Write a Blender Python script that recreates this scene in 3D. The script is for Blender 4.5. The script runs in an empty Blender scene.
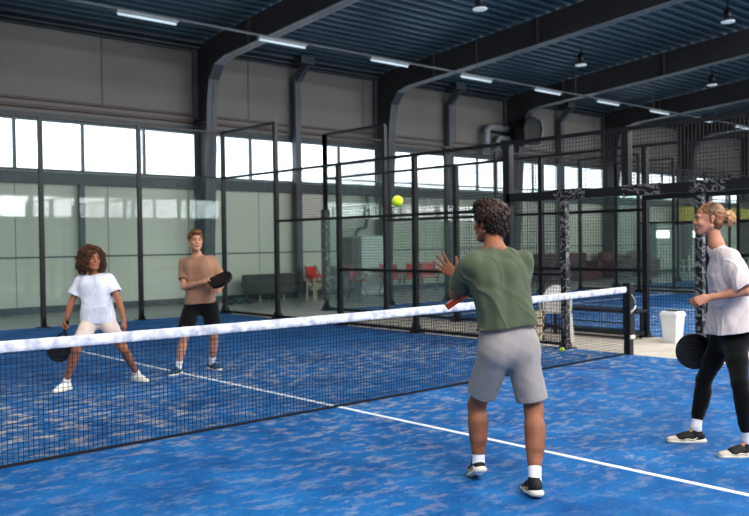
import bpy, math, random
import numpy as np
from mathutils import Vector, Matrix
random.seed(7); rng = np.random.default_rng(7)
SC = bpy.context.scene; COL = SC.collection
SC.view_settings.view_transform = 'Standard'
SC.view_settings.look = 'Medium High Contrast'

# ------------------------------------------------------------------ materials
def lin(c):
    return tuple(((x/255)/12.92 if x/255 <= .04045 else ((x/255+.055)/1.055)**2.4) for x in c)
def nn(nt, t, **kw):
    n = nt.nodes.new(t)
    for k, v in kw.items(): setattr(n, k, v)
    return n
def mat(name, rgb, rough=.6, metal=0, var=.12, vscale=6, bump=0, bscale=60, spec=.5, sheen=0, sss=0, second=None, detail=4, stretch=(1,1,1)):
    m = bpy.data.materials.new(name); m.use_nodes = True; nt = m.node_tree
    b = nt.nodes['Principled BSDF']
    tc = nn(nt, 'ShaderNodeTexCoord'); mp = nn(nt, 'ShaderNodeMapping'); mp.inputs['Scale'].default_value = stretch
    nt.links.new(tc.outputs['Object'], mp.inputs[0])
    nz = nn(nt, 'ShaderNodeTexNoise'); nz.inputs['Scale'].default_value = vscale; nz.inputs['Detail'].default_value = detail
    nt.links.new(mp.outputs[0], nz.inputs['Vector'])
    rp = nn(nt, 'ShaderNodeValToRGB')
    c = lin(rgb); lo = tuple(x*(1-var) for x in c); hi = tuple(min(1, x*(1+var)) for x in c)
    if second: hi = lin(second)
    rp.color_ramp.elements[0].position = .35; rp.color_ramp.elements[1].position = .65
    rp.color_ramp.elements[0].color = (*lo, 1); rp.color_ramp.elements[1].color = (*hi, 1)
    nt.links.new(nz.outputs[0], rp.inputs[0]); nt.links.new(rp.outputs[0], b.inputs['Base Color'])
    b.inputs['Roughness'].default_value = rough; b.inputs['Metallic'].default_value = metal
    b.inputs['Specular IOR Level'].default_value = spec
    if sheen: b.inputs['Sheen Weight'].default_value = sheen
    if sss:
        b.inputs['Subsurface Weight'].default_value = sss; b.inputs['Subsurface Scale'].default_value = .02
    if bump:
        n2 = nn(nt, 'ShaderNodeTexNoise'); n2.inputs['Scale'].default_value = bscale; n2.inputs['Detail'].default_value = 3
        nt.links.new(mp.outputs[0], n2.inputs['Vector'])
        bp = nn(nt, 'ShaderNodeBump'); bp.inputs['Strength'].default_value = bump; bp.inputs['Distance'].default_value = .01
        nt.links.new(n2.outputs[0], bp.inputs['Height']); nt.links.new(bp.outputs[0], b.inputs['Normal'])
    return m
def emit(name, rgb, st):
    m = bpy.data.materials.new(name); m.use_nodes = True; nt = m.node_tree
    b = nt.nodes['Principled BSDF']; b.inputs['Base Color'].default_value = (*lin(rgb), 1)
    b.inputs['Emission Color'].default_value = (*lin(rgb), 1); b.inputs['Emission Strength'].default_value = st
    return m
def glass(name, tint, haze=0.0, hazec=(200, 220, 220)):
    m = bpy.data.materials.new(name); m.use_nodes = True; nt = m.node_tree; nt.nodes.clear()
    out = nn(nt, 'ShaderNodeOutputMaterial'); tr = nn(nt, 'ShaderNodeBsdfTransparent'); tr.inputs[0].default_value = (*tint, 1)
    gl = nn(nt, 'ShaderNodeBsdfGlossy'); gl.inputs['Roughness'].default_value = .02
    fr = nn(nt, 'ShaderNodeFresnel'); ge = nn(nt, 'ShaderNodeNewGeometry'); mr = nn(nt, 'ShaderNodeMapRange'); mr.inputs[3].default_value = 1.5; mr.inputs[4].default_value = 1/1.5
    nt.links.new(ge.outputs['Backfacing'], mr.inputs[0]); nt.links.new(mr.outputs[0], fr.inputs[0])
    mx = nn(nt, 'ShaderNodeMixShader'); nt.links.new(fr.outputs[0], mx.inputs[0])
    nt.links.new(tr.outputs[0], mx.inputs[1]); nt.links.new(gl.outputs[0], mx.inputs[2])
    last = mx
    if haze:
        df = nn(nt, 'ShaderNodeBsdfDiffuse'); df.inputs[0].default_value = (*lin(hazec), 1)
        m2 = nn(nt, 'ShaderNodeMixShader'); m2.inputs[0].default_value = haze
        nt.links.new(mx.outputs[0], m2.inputs[1]); nt.links.new(df.outputs[0], m2.inputs[2]); last = m2
    nt.links.new(last.outputs[0], out.inputs[0])
    return m
def turf_mat(name):
    m = bpy.data.materials.new(name); m.use_nodes = True; nt = m.node_tree
    b = nt.nodes['Principled BSDF']; b.inputs['Roughness'].default_value = .75; b.inputs['Specular IOR Level'].default_value = .25
    tc = nn(nt, 'ShaderNodeTexCoord')
    def noise(scale, detail=5, rough=.6, stretch=(1,1,1), rot=0):
        mp = nn(nt, 'ShaderNodeMapping'); mp.inputs['Scale'].default_value = stretch; mp.inputs['Rotation'].default_value = (0,0,rot)
        n = nn(nt, 'ShaderNodeTexNoise'); n.inputs['Scale'].default_value = scale; n.inputs['Detail'].default_value = detail
        n.inputs['Roughness'].default_value = rough
        nt.links.new(tc.outputs['Object'], mp.inputs[0]); nt.links.new(mp.outputs[0], n.inputs['Vector']); return n
    def ramp(src, p0, p1, c0, c1):
        r = nn(nt, 'ShaderNodeValToRGB'); r.color_ramp.elements[0].position = p0; r.color_ramp.elements[1].position = p1
        r.color_ramp.elements[0].color = (*c0, 1); r.color_ramp.elements[1].color = (*c1, 1)
        nt.links.new(src, r.inputs[0]); return r
    base = ramp(noise(1.3, 6, .65).outputs[0], .3, .7, lin((12, 78, 138)), lin((36, 120, 186)))
    fib = ramp(noise(90, 3).outputs[0], .3, .7, (.72,.72,.72), (1.2,1.2,1.2))
    mul = nn(nt, 'ShaderNodeMix', data_type='RGBA', blend_type='MULTIPLY'); mul.inputs[0].default_value = .8
    nt.links.new(base.outputs[0], mul.inputs[6]); nt.links.new(fib.outputs[0], mul.inputs[7])
    sandn = ramp(noise(5.5, 7, .7, (1.0, 1.6, 1)).outputs[0], .49, .62, (0,0,0), (1,1,1))
    # sand lies thickest round the net and the middle of the court
    area = ramp(noise(.32, 3, .5).outputs[0], .35, .62, (.25,.25,.25), (1,1,1))
    m1 = nn(nt, 'ShaderNodeMath', operation='MULTIPLY'); nt.links.new(sandn.outputs[0], m1.inputs[0]); nt.links.new(area.outputs[0], m1.inputs[1])
    sp = nn(nt, 'ShaderNodeSeparateXYZ'); nt.links.new(tc.outputs['Object'], sp.inputs[0])
    zone = nn(nt, 'ShaderNodeMapRange'); zone.inputs[1].default_value = -1.0; zone.inputs[2].default_value = 1.0
    zone.inputs[3].default_value = .28; zone.inputs[4].default_value = .85
    nt.links.new(sp.outputs[1], zone.inputs[0])
    far = nn(nt, 'ShaderNodeMapRange'); far.inputs[1].default_value = 2.4; far.inputs[2].default_value = 4.6; far.inputs[3].default_value = 1; far.inputs[4].default_value = .22
    nt.links.new(sp.outputs[1], far.inputs[0]); zf = nn(nt, 'ShaderNodeMath', operation='MULTIPLY'); nt.links.new(zone.outputs[0], zf.inputs[0]); nt.links.new(far.outputs[0], zf.inputs[1]); zone = zf
    m2 = nn(nt, 'ShaderNodeMath', operation='MULTIPLY'); nt.links.new(m1.outputs[0], m2.inputs[0]); nt.links.new(zone.outputs[0], m2.inputs[1])
    mix = nn(nt, 'ShaderNodeMix', data_type='RGBA'); nt.links.new(m2.outputs[0], mix.inputs[0])
    nt.links.new(mul.outputs[2], mix.inputs[6]); mix.inputs[7].default_value = (*lin((214, 200, 188)), 1)
    nt.links.new(mix.outputs[2], b.inputs['Base Color'])
    bp = nn(nt, 'ShaderNodeBump'); bp.inputs['Strength'].default_value = .5; bp.inputs['Distance'].default_value = .008
    nt.links.new(noise(160, 2).outputs[0], bp.inputs['Height']); nt.links.new(bp.outputs[0], b.inputs['Normal'])
    return m
def scribble_mat(name):
    m = bpy.data.materials.new(name); m.use_nodes = True; nt = m.node_tree
    b = nt.nodes['Principled BSDF']; b.inputs['Roughness'].default_value = .5
    tc = nn(nt, 'ShaderNodeTexCoord')
    w = nn(nt, 'ShaderNodeTexWave', wave_type='RINGS'); w.inputs['Scale'].default_value = 3.4; w.inputs['Distortion'].default_value = 14
    w.inputs['Detail'].default_value = 2; w.inputs['Detail Scale'].default_value = 2.2
    nt.links.new(tc.outputs['Object'], w.inputs[0])
    r = nn(nt, 'ShaderNodeValToRGB'); r.color_ramp.elements[0].position = .72; r.color_ramp.elements[1].position = .8
    r.color_ramp.elements[0].color = (.008,.008,.009,1); r.color_ramp.elements[1].color = (.2,.19,.19,1)
    nt.links.new(w.outputs[0], r.inputs[0]); nt.links.new(r.outputs[0], b.inputs['Base Color'])
    return m

M = dict(
 black=mat('black_powder_coat', (17,20,24), .45, var=.2),
 steel=mat('dark_blue_grey_steel', (74,80,88), .5, var=.15, vscale=1.5),
 rafter=mat('rafter_grey_paint', (58,58,62), .55, var=.12, vscale=1.2),
 flange=mat('pale_flange_paint', (128,134,140), .45, var=.1),
 roof=mat('ribbed_roof_sheet', (84,104,114), .42, metal=.2, var=.12, vscale=.6),
 panel=mat('upper_wall_panel', (114,112,110), .7, var=.05, vscale=.5),
 lower=mat('lower_wall_panel', (204,206,194), .6, var=.05, vscale=.5),
 trimb=mat('brown_grey_trim', (84,76,72), .6, var=.1),
 ledge=mat('dark_ledge', (58,66,72), .5, var=.2),
 frame=mat('window_frame_grey', (92,108,116), .5),
 concrete=mat('polished_concrete', (168,168,164), .32, var=.14, vscale=1.1),
 pave=mat('pale_sandy_concrete', (196,188,176), .7, var=.1, vscale=3),
 turf=turf_mat('blue_sanded_turf'),
 line=mat('white_line_paint', (228,232,240), .7, var=.14, vscale=12),
 wire=mat('black_wire', (14,17,20), .5),
 cord=mat('net_cord', (16,20,34), .8),
 tape=mat('net_tape_cloth', (184,186,204), .75, var=.1, vscale=11, bump=.5, bscale=18, second=(238,238,244)),
 glass=glass('court_glass', (.93,.965,.95), .035),
 pane=glass('window_pane', (.95,.97,.98)),
 pad=scribble_mat('printed_post_padding'),
 white=mat('white_plastic', (232,230,226), .4, var=.04),
 bin=mat('bin_plastic', (226,228,232), .45, var=.04),
 red=mat('red_canvas', (224,46,42), .7, var=.15),
 darkred=mat('maroon_fabric', (96,44,50), .8),
 sofa=mat('charcoal_fabric', (34,32,33), .9, var=.15, vscale=20),
 cabinet=mat('cabinet_grey', (226,234,234), .5, var=.04),
 wood=mat('pale_wood', (206,190,160), .6, var=.2, vscale=14, stretch=(1,1,6)),
 tube=emit('fluorescent_tube', (190,205,215), .5),
 lampw=emit('lamp_glass', (190,200,206), .45),
 sign=emit('lit_sign', (250,252,255), 5),
 yellow=mat('yellow_banner', (196,190,60), .6),
 green=mat('teal_cloth', (28,84,74), .7),
 ball=mat('tennis_felt', (206,232,40), .9, var=.06, vscale=40),
 cream=mat('cream_strap', (214,208,196), .7),
)
# ------------------------------------------------------------------ mesh helpers
class MB:
    def __init__(s): s.v = []; s.f = []
    def hexa(s, p8):
        n = len(s.v); s.v += [tuple(p) for p in p8]
        for q in ((0,3,2,1),(4,5,6,7),(0,1,5,4),(1,2,6,5),(2,3,7,6),(3,0,4,7)): s.f.append(tuple(n+i for i in q))
        return s
    def box(s, x0, x1, y0, y1, z0, z1):
        return s.hexa([(x0,y0,z0),(x1,y0,z0),(x1,y1,z0),(x0,y1,z0),(x0,y0,z1),(x1,y0,z1),(x1,y1,z1),(x0,y1,z1)])
    def bar(s, a, b, w, h=None, upv=(0,0,1)):
        a = Vector(a); b = Vector(b); h = h or w; d = (b-a).normalized(); u = Vector(upv)
        if abs(d.dot(u)) > .95: u = Vector((0,1,0))
        r = d.cross(u).normalized()*w/2; u = r.cross(d).normalized()*h/2
        return s.hexa([a-r-u,a+r-u,a+r+u,a-r+u,b-r-u,b+r-u,b+r+u,b-r+u])
    def tube(s, pts, r, n=8, caps=True):
        pts = [Vector(p) for p in pts]; rs = r if isinstance(r, (list,tuple)) else [r]*len(pts)
        base = len(s.v); ref = None
        for i, p in enumerate(pts):
            d = (pts[min(i+1,len(pts)-1)]-pts[max(i-1,0)]).normalized()
            if ref is None:
                ref = Vector((0,0,1)) if abs(d.z) < .9 else Vector((1,0,0))
            a = (ref - d*ref.dot(d)).normalized(); ref = a; b = d.cross(a)
            for k in range(n):
                t = 2*math.pi*k/n; s.v.append(tuple(p + (a*math.cos(t)+b*math.sin(t))*rs[i]))
        for i in range(len(pts)-1):
            for k in range(n):
                k2 = (k+1)%n; q = base+i*n
                s.f.append((q+k, q+k2, q+n+k2, q+n+k))
        if caps:
            s.f.append(tuple(base+k for k in range(n))[::-1]); q = base+(len(pts)-1)*n
            s.f.append(tuple(q+k for k in range(n)))
        return s
    def lathe(s, prof, c=(0,0,0), n=24):
        base = len(s.v)
        for r, z in prof:
            for k in range(n):
                t = 2*math.pi*k/n; s.v.append((c[0]+r*math.cos(t), c[1]+r*math.sin(t), c[2]+z))
        for i in range(len(prof)-1):
            for k in range(n):
                k2 = (k+1)%n; q = base+i*n
                s.f.append((q+k, q+k2, q+n+k2, q+n+k))
        s.f.append(tuple(base+k for k in range(n))[::-1]); q = base+(len(prof)-1)*n
        s.f.append(tuple(q+k for k in range(n)))
        return s
    def poly(s, pts, ext):
        """extrude a flat polygon along the vector ext"""
        n = len(pts); b = len(s.v); e = Vector(ext)
        s.v += [tuple(p) for p in pts]; s.v += [tuple(Vector(p)+e) for p in pts]
        s.f.append(tuple(b+i for i in range(n))[::-1]); s.f.append(tuple(b+n+i for i in range(n)))
        for i in range(n):
            j = (i+1)%n; s.f.append((b+i, b+j, b+n+j, b+n+i))
        return s
    def sphere(s, c, r, n=16, m=10, sc=(1,1,1)):
        prof = [(math.sin(math.pi*i/m)*r if 0 < i < m else r*.02, -math.cos(math.pi*i/m)*r) for i in range(m+1)]
        b = len(s.v); s.lathe(prof, (0,0,0), n)
        for i in range(b, len(s.v)):
            v = s.v[i]; s.v[i] = (c[0]+v[0]*sc[0], c[1]+v[1]*sc[1], c[2]+v[2]*sc[2])
        return s
    def build(s, name, m, parent=None, loc=None, smooth=False, bevel=0, auto=False):
        """link as one mesh object; vertices are given in world space, or relative to loc"""
        me = bpy.data.meshes.new(name)
        c = Vector(loc) if loc is not None else Vector((0,0,0))
        me.from_pydata([tuple(Vector(v)-c) for v in s.v], [], s.f); me.update()
        me.materials.append(m)
        if smooth: me.polygons.foreach_set('use_smooth', [True]*len(me.polygons))
        o = bpy.data.objects.new(name, me); COL.objects.link(o); o.location = c
        if parent is not None:
            o.parent = parent; o.location = c - Vector(wloc(parent)) if loc is not None else -Vector(wloc(parent))
        if bevel:
            b = o.modifiers.new('bevel', 'BEVEL'); b.width = bevel; b.segments = 2; b.limit_method = 'ANGLE'
        if auto:
            me.polygons.foreach_set('use_smooth', [True]*len(me.polygons))
            e = o.modifiers.new('split', 'EDGE_SPLIT'); e.split_angle = math.radians(35)
        return o
def wloc(o):
    l = Vector(o.location)
    while o.parent: o = o.parent; l += Vector(o.location)
    return l
def tag(o, label=None, cat=None, group=None, kind=None):
    if label: o['label'] = label
    if cat: o['category'] = cat
    if group: o['group'] = group
    if kind: o['kind'] = kind
    return o
def empty(name, loc, label=None, cat=None, group=None, kind=None):
    o = bpy.data.objects.new(name, None); COL.objects.link(o); o.location = loc; o.empty_display_size = .2
    return tag(o, label, cat, group, kind)
def dup(root, loc, rotz=0, label=None):
    r = root.copy(); COL.objects.link(r); r.location = loc; r.rotation_euler = (0,0,rotz)
    if label: r['label'] = label
    for ch in list(root.children):
        c = ch.copy(); COL.objects.link(c); c.parent = r
        for g in list(ch.children):
            d = g.copy(); COL.objects.link(d); d.parent = c
    return r
# ------------------------------------------------------------------ the hall
X0, X1, YB, YF = -14.0, 52.0, 13.5, -24.0
PK = -5.25
def roofz(y): return 6.78 + .085*(YB-y) if y > PK else 6.78 + .085*(y-YF)
FR = [0.05+6.35*k for k in range(-2, 9)]           # portal frames
tag(MB().box(X0, X1, YF, YB, -.2, 0).build('floor', M['concrete']), 'smooth grey concrete hall floor around the blue courts', 'floor', kind='structure')
# ribbed roof, one sheet per slope
def roof():
    m = MB(); n = 0; pts = []
    for a, b in ((YB+.1, PK), (PK, YF-.1)):
        k = int(abs(a-b)/.31)
        for i in range(k):
            for t, h in ((0,0),(.32,0),(.5,.09),(.82,.09)):
                y = a + (b-a)*(i+t)/k; pts.append((y, roofz(y)+h))
    pts.append((YF-.1, roofz(YF)))
    m.v = [(x, y, z) for y, z in pts for x in (X0, X1)]
    m.f = [(2*i, 2*i+2, 2*i+3, 2*i+1) for i in range(len(pts)-1)]
    return m
tag(roof().build('ceiling', M['roof']), 'dark blue grey ribbed metal roof of the hall', 'ceiling', kind='structure')
def long_wall(y, s, name, label):
    """wall with a ribbon of window openings from z 3.28 to 4.5; s=+1 outside is +y"""
    m = MB(); y0, y1 = (y, y+.3) if s > 0 else (y-.3, y)
    m.box(X0, X1, y0, y1, 4.5, 7.1)
    o = tag(m.build(name, M['panel']), label, 'wall', kind='structure')
    l = MB().box(X0, X1, y0, y1, 0, 3.28)
    l.build('lower_panel', M['lower'], o)
    return o
long_wall(YB, 1, 'wall_back', 'pale panelled wall with a ribbon of windows behind the far court')
long_wall(YF, -1, 'wall_front', 'panelled wall opposite the ribbon windows')
for nm, x in (('wall_left', X0-.3), ('wall_right', X1)):
    tag(MB().box(x, x+.3, YF-.3, YB+.3, 0, 8.6).build(nm, M['lower']), 'plain pale end wall of the hall', 'wall', kind='structure')
# trims on the back wall
def wtrim(z, h, d, m, n, lab):
    tag(MB().box(X0, X1, YB-d, YB, z, z+h).build('trim_%d' % n, m), lab, 'trim', kind='structure')
wtrim(4.5, .12, .06, M['ledge'], 1, 'dark strip over the ribbon windows')
wtrim(4.72, .07, .10, M['trimb'], 2, 'lower brown grey rail above the windows')
wtrim(4.90, .06, .08, M['trimb'], 3, 'upper brown grey rail above the windows')
wtrim(3.0, .26, .16, M['ledge'], 4, 'dark ledge running under the ribbon windows')
wtrim(0, .16, .05, M['ledge'], 5, 'dark skirting strip at the foot of the back wall')
wtrim(1.28, .03, .03, M['ledge'], 6, 'thin grey rail across the lower back wall')
# panel joints of upper and lower wall
j = MB()
for i in range(30):
    x = X0+.3+i*2.2; j.box(x, x+.012, YB-.004, YB, .16, 3.0)
for i in range(16):
    x = X0+1+i*4.2; j.box(x, x+.03, YB-.01, YB, 4.96, 6.7)
tag(j.build('trim_7', M['trimb']), 'thin upright joints between the wall panels', 'trim', kind='structure')
# windows: one per bay between frames
wi = 0
for y, sgn in ((YB, 1), (YF, -1)):
    for k in range(len(FR)-1):
        a, b = FR[k]+.0, FR[k+1]-.0
        if b < X0: continue
        wi += 1; f = MB(); yy = y+.06*sgn
        f.box(a, b, yy-.03, yy+.03, 3.28, 3.34); f.box(a, b, yy-.03, yy+.03, 4.44, 4.5)
        for q in range(5):
            x = a+(b-a)*q/4+.1; w = .035
            f.box(x-w, x+w, yy-.04, yy+.04, 3.28, 4.5)
        fo = tag(f.build('window_%d' % wi, M['frame']), 'strip of bright clerestory windows between two hall columns', 'window', group='ribbon windows', kind='structure')
        MB().box(a, b, yy-.006, yy+.006, 3.33, 4.45).build('pane', M['pane'], fo)
# portal frames: tapered column, haunch and rafter
for i, x in enumerate(FR):
    if x < X0: continue
    near = x < 30
    e = tag(empty('portal_frame', (x, YB-.3, 0), None, 'steel frame'), kind='structure', label='grey steel column with a long tapered roof beam')
    def rb(y): return 6.13+.078*(12.5-y) if y > PK else 6.13+.078*(12.5-PK)-.078*(PK-y)
    for side in (1, -1):
        def Y(y): return y if side > 0 else (YB+YF)-y
        def P(y, z): return (x-.012, Y(y), z)
        web = [P(13.4,0), P(13.02,0), P(12.72,5.2), P(12.62,5.75), P(12.35,6.08), P(11.9,6.2), P(8,6.48), P(PK+ (YB+YF-2*PK)/2 ,rb(PK)), P(PK+(YB+YF-2*PK)/2,roofz(PK)-.03), P(12.9,roofz(12.9)-.03), P(13.4,6.76)]
        MB().poly(web, (.024,0,0)).build('web', M['rafter'], e)
        inner = [(13.02,0),(12.72,5.2),(12.62,5.75),(12.35,6.08),(11.9,6.2),(8,6.48),(PK,rb(PK))]
        fm = MB(); col_ = MB()
        for (ya,za),(yb,zb) in zip(inner[:-1], inner[1:]):
            t = col_ if zb < 6.1 else fm
            t.bar((x,Y(ya),za),(x,Y(yb),zb),.30,.02, (1,0,0)) if False else t.hexa([(x-.15,Y(ya),za),(x+.15,Y(ya),za),(x+.15,Y(ya)+.02*side,za+.02),(x-.15,Y(ya)+.02*side,za+.02),(x-.15,Y(yb),zb),(x+.15,Y(yb),zb),(x+.15,Y(yb)+.02*side,zb+.02),(x-.15,Y(yb)+.02*side,zb+.02)])
        col_.box(x-.15, x+.15, min(Y(13.4),Y(13.42)), max(Y(13.4),Y(13.42)), 0, 6.76)
        col_.build('column_flange', M['steel'], e); fm.build('rafter_flange', M['flange'], e)
        st = MB()
        for yy in (10.9, 7.2, 3.2, -1.0):
            st.box(x-.13, x+.13, Y(yy)-.01, Y(yy)+.01, rb(yy)+.03, roofz(yy)-.04)
        for zz in (1.5, 3.1, 4.7): st.box(x-.13, x+.13, min(Y(13.36),Y(12.88)), max(Y(13.36),Y(12.88)), zz, zz+.02)
        st.build('stiffener', M['rafter'], e)
# square wall posts halfway along the bays, cranked at the top
for x in (9.5, 15.9, 22.2):
    m = MB(); m.bar((x,13.3,0),(x,13.3,6.2),.2); m.bar((x,13.3,6.15),(x+.12,12.95,6.62),.2); m.box(x-.16,x+.3,12.8,13.2,6.6,roofz(12.9)-.02)
    tag(m.build('wall_post', M['steel']), kind='structure', label='square grey steel post on the back wall between two columns', cat='post')
tag(MB().bar((3.2,13.38,.1),(3.2,13.38,3.0),.12).build('wall_post', M['steel']), kind='structure', label='short grey post under the window ledge', cat='post')
# pipes under the eaves
for z, y, r in ((6.67,13.3,.035),(6.76,13.12,.035),(6.6,13.4,.022)):
    tag(MB().tube([(X0,y,z),(X1,y,z)], r, 8).build('eaves_pipe', M['steel'], smooth=True), 'dark pipe running along the wall under the roof', 'pipe', group='pipes under the roof')
# fluorescent strip along the hall
cab = MB().bar((-6,9.02,6.02),(48,9.02,6.02),.05,.04)
rail = tag(cab.build('cable_tray', M['steel']), 'thin grey cable tray carrying the fluorescent lamps', 'cable tray')
for k in range(4, 12): MB().tube([(-6+k*4.6,9.02,6.04),(-6+k*4.6,9.02,roofz(9.02))], .012, 6).build('hanger', M['steel'], rail)
for k, x in enumerate([-1.1+3.21*i for i in range(1,12)]):
    e = empty('fluorescent_lamp', (x,9.02,5.93), 'slim fluorescent batten hanging from the cable tray, %s' % (['leftmost in view','second from the left','third from the left','fourth from the left','fifth from the left','sixth from the left','seventh from the left','eighth from the left','ninth from the left','tenth from the left','farthest right'][k]), 'lamp', 'fluorescent battens in a row')
    MB().box(x,x+1.28,8.97,9.07,5.95,6.0).build('housing', M['flange'], e)
    MB().tube([(x+.03,9.02,5.925),(x+1.25,9.02,5.925)], .028, 10).build('tube', M['tube'], e, smooth=True)
def bay(x, y, lab):
    zt = roofz(y); zt -= .03; e = empty('high_bay_lamp', (x,y,zt-.55), lab, 'lamp', 'high bay lamps under the roof')
    MB().tube([(x,y,zt),(x,y,zt-.25)], .02, 6).build('stem', M['black'], e)
    MB().lathe([(.06,0),(.1,.02),(.1,.22),(.07,.26)], (x,y,zt-.5), 16).build('body', M['black'], e, smooth=True)
    MB().lathe([(.18,-.06),(.17,-.03),(.1,.02)], (x,y,zt-.5), 20).build('lamp_shade', M['steel'], e, smooth=True)
    MB().lathe([(.16,-.085),(.17,-.06)], (x,y,zt-.5), 20).build('lens', M['lampw'], e)
bay(9.6, 6.48, 'round high bay lamp left of the second roof beam'); bay(16.0, 8.14, 'round high bay lamp between the second and third roof beams, over the middle')
bay(16.0, 3.78, 'round high bay lamp at the top right corner of the view'); bay(22.5, 7.37, 'small round high bay lamp beyond the third roof beam')
# big wall fan / speaker and duct by the third column
e = empty('wall_speaker', (19.35,12.45,5.45), 'big black curved speaker fixed to the third column', 'speaker')
MB().poly([(18.75,12.3,4.95),(19.0,12.3,4.9),(19.5,12.3,4.95),(19.72,12.3,5.15),(19.8,12.3,5.5),(19.72,12.3,5.8),(19.3,12.3,5.93),(18.8,12.3,5.85),(18.68,12.3,5.5)], (0,.5,0)).build('cabinet', M['black'], e, bevel=.04)
MB().poly([(19.50,12.28,4.96),(19.56,12.28,4.98),(19.76,12.28,5.5),(19.62,12.28,5.88),(19.55,12.28,5.9),(19.68,12.28,5.5)], (0,-.03,0)).build('edge_trim', M['flange'], e)
MB().bar((19.2,12.8,5.5),(19.2,12.95,5.5),.1).build('bracket', M['steel'], e)
d = MB().tube([(17.7,13.2,4.6),(17.7,13.2,5.42),(17.85,13.2,5.55),(19.0,13.2,5.55)], .13, 10); d.tube([(18.25,13.15,4.7),(18.25,13.15,5.1),(18.35,13.15,5.2),(19.0,13.15,5.2)], .1, 10)
tag(d.build('air_duct', M['flange'], smooth=True), 'pale bent ventilation pipes left of the black speaker', 'duct')
# ------------------------------------------------------------------ courts
def turf(x0, x1, y0, y1, yn, lab):
    e = tag(empty('court_turf', ((x0+x1)/2, yn, 0), lab, 'court'), kind='structure')
    o = MB().box(x0, x1, y0, y1, .001, .012).build('turf', M['turf'], e)
    l = MB(); xc = (x0+x1)/2; z = (.008, .0155)
    l.box(xc-.025, xc+.025, max(y0,yn-6.95), min(y1,yn+6.95), *z)
    for s in (6.95, -6.95):
        if y0 < yn+s < y1: l.box(x0, x1, yn+s-.025, yn+s+.025, *z)
    l.build('court_line', M['line'], e)
turf(-5, 5, -10, 10, 0, 'sanded blue turf court under the four players with white lines')
BY = -1.1
turf(7.08, 17, BY-10, BY+10, BY, 'blue turf of the neighbouring court beyond the fence')
turf(19, 29, BY-10, BY+10, BY, 'blue turf of the third court')
turf(31, 41, BY-10, BY+10, BY, 'blue turf of the farthest court')
tag(MB().box(5.0, 7.08, -10, 10, .0005, .006).build('floor_strip', M['pave']), 'pale sandy concrete strip between the two courts', 'floor', kind='structure')

PW = .08
def mesh_panel(m, a, b, z0, z1, step=.05, w=.0045):
    """welded wire grid between two floor points a,b"""
    a = Vector((a[0],a[1],0)); b = Vector((b[0],b[1],0)); L = (b-a).length; d = (b-a)/L
    n = max(1, round(L/step)); k = max(1, round((z1-z0)/step))
    for i in range(1, n):
        p = a+d*(L*i/n); m.bar((p.x,p.y,z0),(p.x,p.y,z1), w)
    for i in range(1, k):
        z = z0+(z1-z0)*i/k; m.bar((a.x,a.y,z),(b.x,b.y,z), w)
def post(e, x, y, h, w=PW, mt='black', foot=(0,1), z0=0):
    MB().box(x-w/2, x+w/2, y-w/2, y+w/2, z0, h).build('post', M[mt], e)
    if z0 == 0:
        g = MB(); fx, fy = foot
        g.box(x-.11, x+.11, y-.11, y+.11, 0, .02)
        for s in (1, -1):
            g.poly([(x+s*fy*w/2+ fx*0, y+s*fx*w/2, .02),(x+s*fy*.16, y+s*fx*.16, .02),(x+s*fy*w/2, y+s*fx*w/2, .22)], (.012*fx,.012*fy,0)) if (fx or fy) else None
        g.build('base_plate', M['black'], e)
def rails(e, segs, w=.05):
    for a, b in segs: MB().bar(a, b, w).build('rail', M['black'], e)
def side_fence(x, ys, corner, lab, yend, glass_lo=True, step=.05, beam=None):
    """posts at ys (descending from the corner); 4 m corner bay, 3 m the rest"""
    e = empty('court_fence', (x, ys[0], 0), lab, 'fence')
    for i, y in enumerate(ys):
        post(e, x, y, 4.0 if i < 2 else 3.0, PW if (i != 4 or x != 5) else .12)
    y0, y1, y2 = ys[0], ys[1], ys[2]
    segs = [((x,y0,4),(x,y1,4)), ((x,y0,3),(x,yend,3)), ((x,y1,2),(x,ys[-1],2)), ((x,y2,1.05),(x,ys[-1],1.05)), ((x,y2,.06),(x,ys[-1],.06)), ((x,y0,.06),(x,y2,.06))]
    rails(e, segs)
    MB().box(x-.006, x+.006, y1+.04, y0-.04, .08, 2.98).build('glass_panel', M['glass'], e)
    MB().box(x-.006, x+.006, y2+.04, y1-.04, .08, 1.97).build('glass_panel', M['glass'], e)
    m = MB(); mesh_panel(m, (x,y0),(x,y1),3,4,step); m.build('wire_mesh', M['wire'], e)
    m = MB(); mesh_panel(m, (x,y1),(x,y2),2,3,step); m.build('wire_mesh', M['wire'], e)
    for a, b in zip(ys[2:-1], ys[3:]):
        m = MB(); mesh_panel(m, (x,a),(x,b),0.05,3,step); m.build('wire_mesh', M['wire'], e)
    return e
def end_wall(y, xs, lab, step=.05):
    e = empty('glass_wall', ((xs[0]+xs[-1])/2, y, 0), lab, 'glass wall')
    for x in xs[:-1]: post(e, x, y, 4.0, foot=(1,0))
    for a, b in zip(xs[:-1], xs[1:]):
        MB().box(a+.045, b-.045, y-.006, y+.006, .03, 2.98).build('glass_panel', M['glass'], e)
        m = MB(); mesh_panel(m, (a,y),(b,y),3,4,step); m.build('wire_mesh', M['wire'], e)
    rails(e, [((xs[0],y,3),(xs[-1],y,3)), ((xs[0],y,4),(xs[-1],y,4))], .035)
    return e
fa = side_fence(5, [10,8,6,4,2], (5,10), 'black mesh and glass side fence of the near court with a doorway by the net', -2.0)
end_wall(10, [-5,-3,-1,1,3,5], 'glass back wall with slim black posts behind the two far players')
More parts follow.
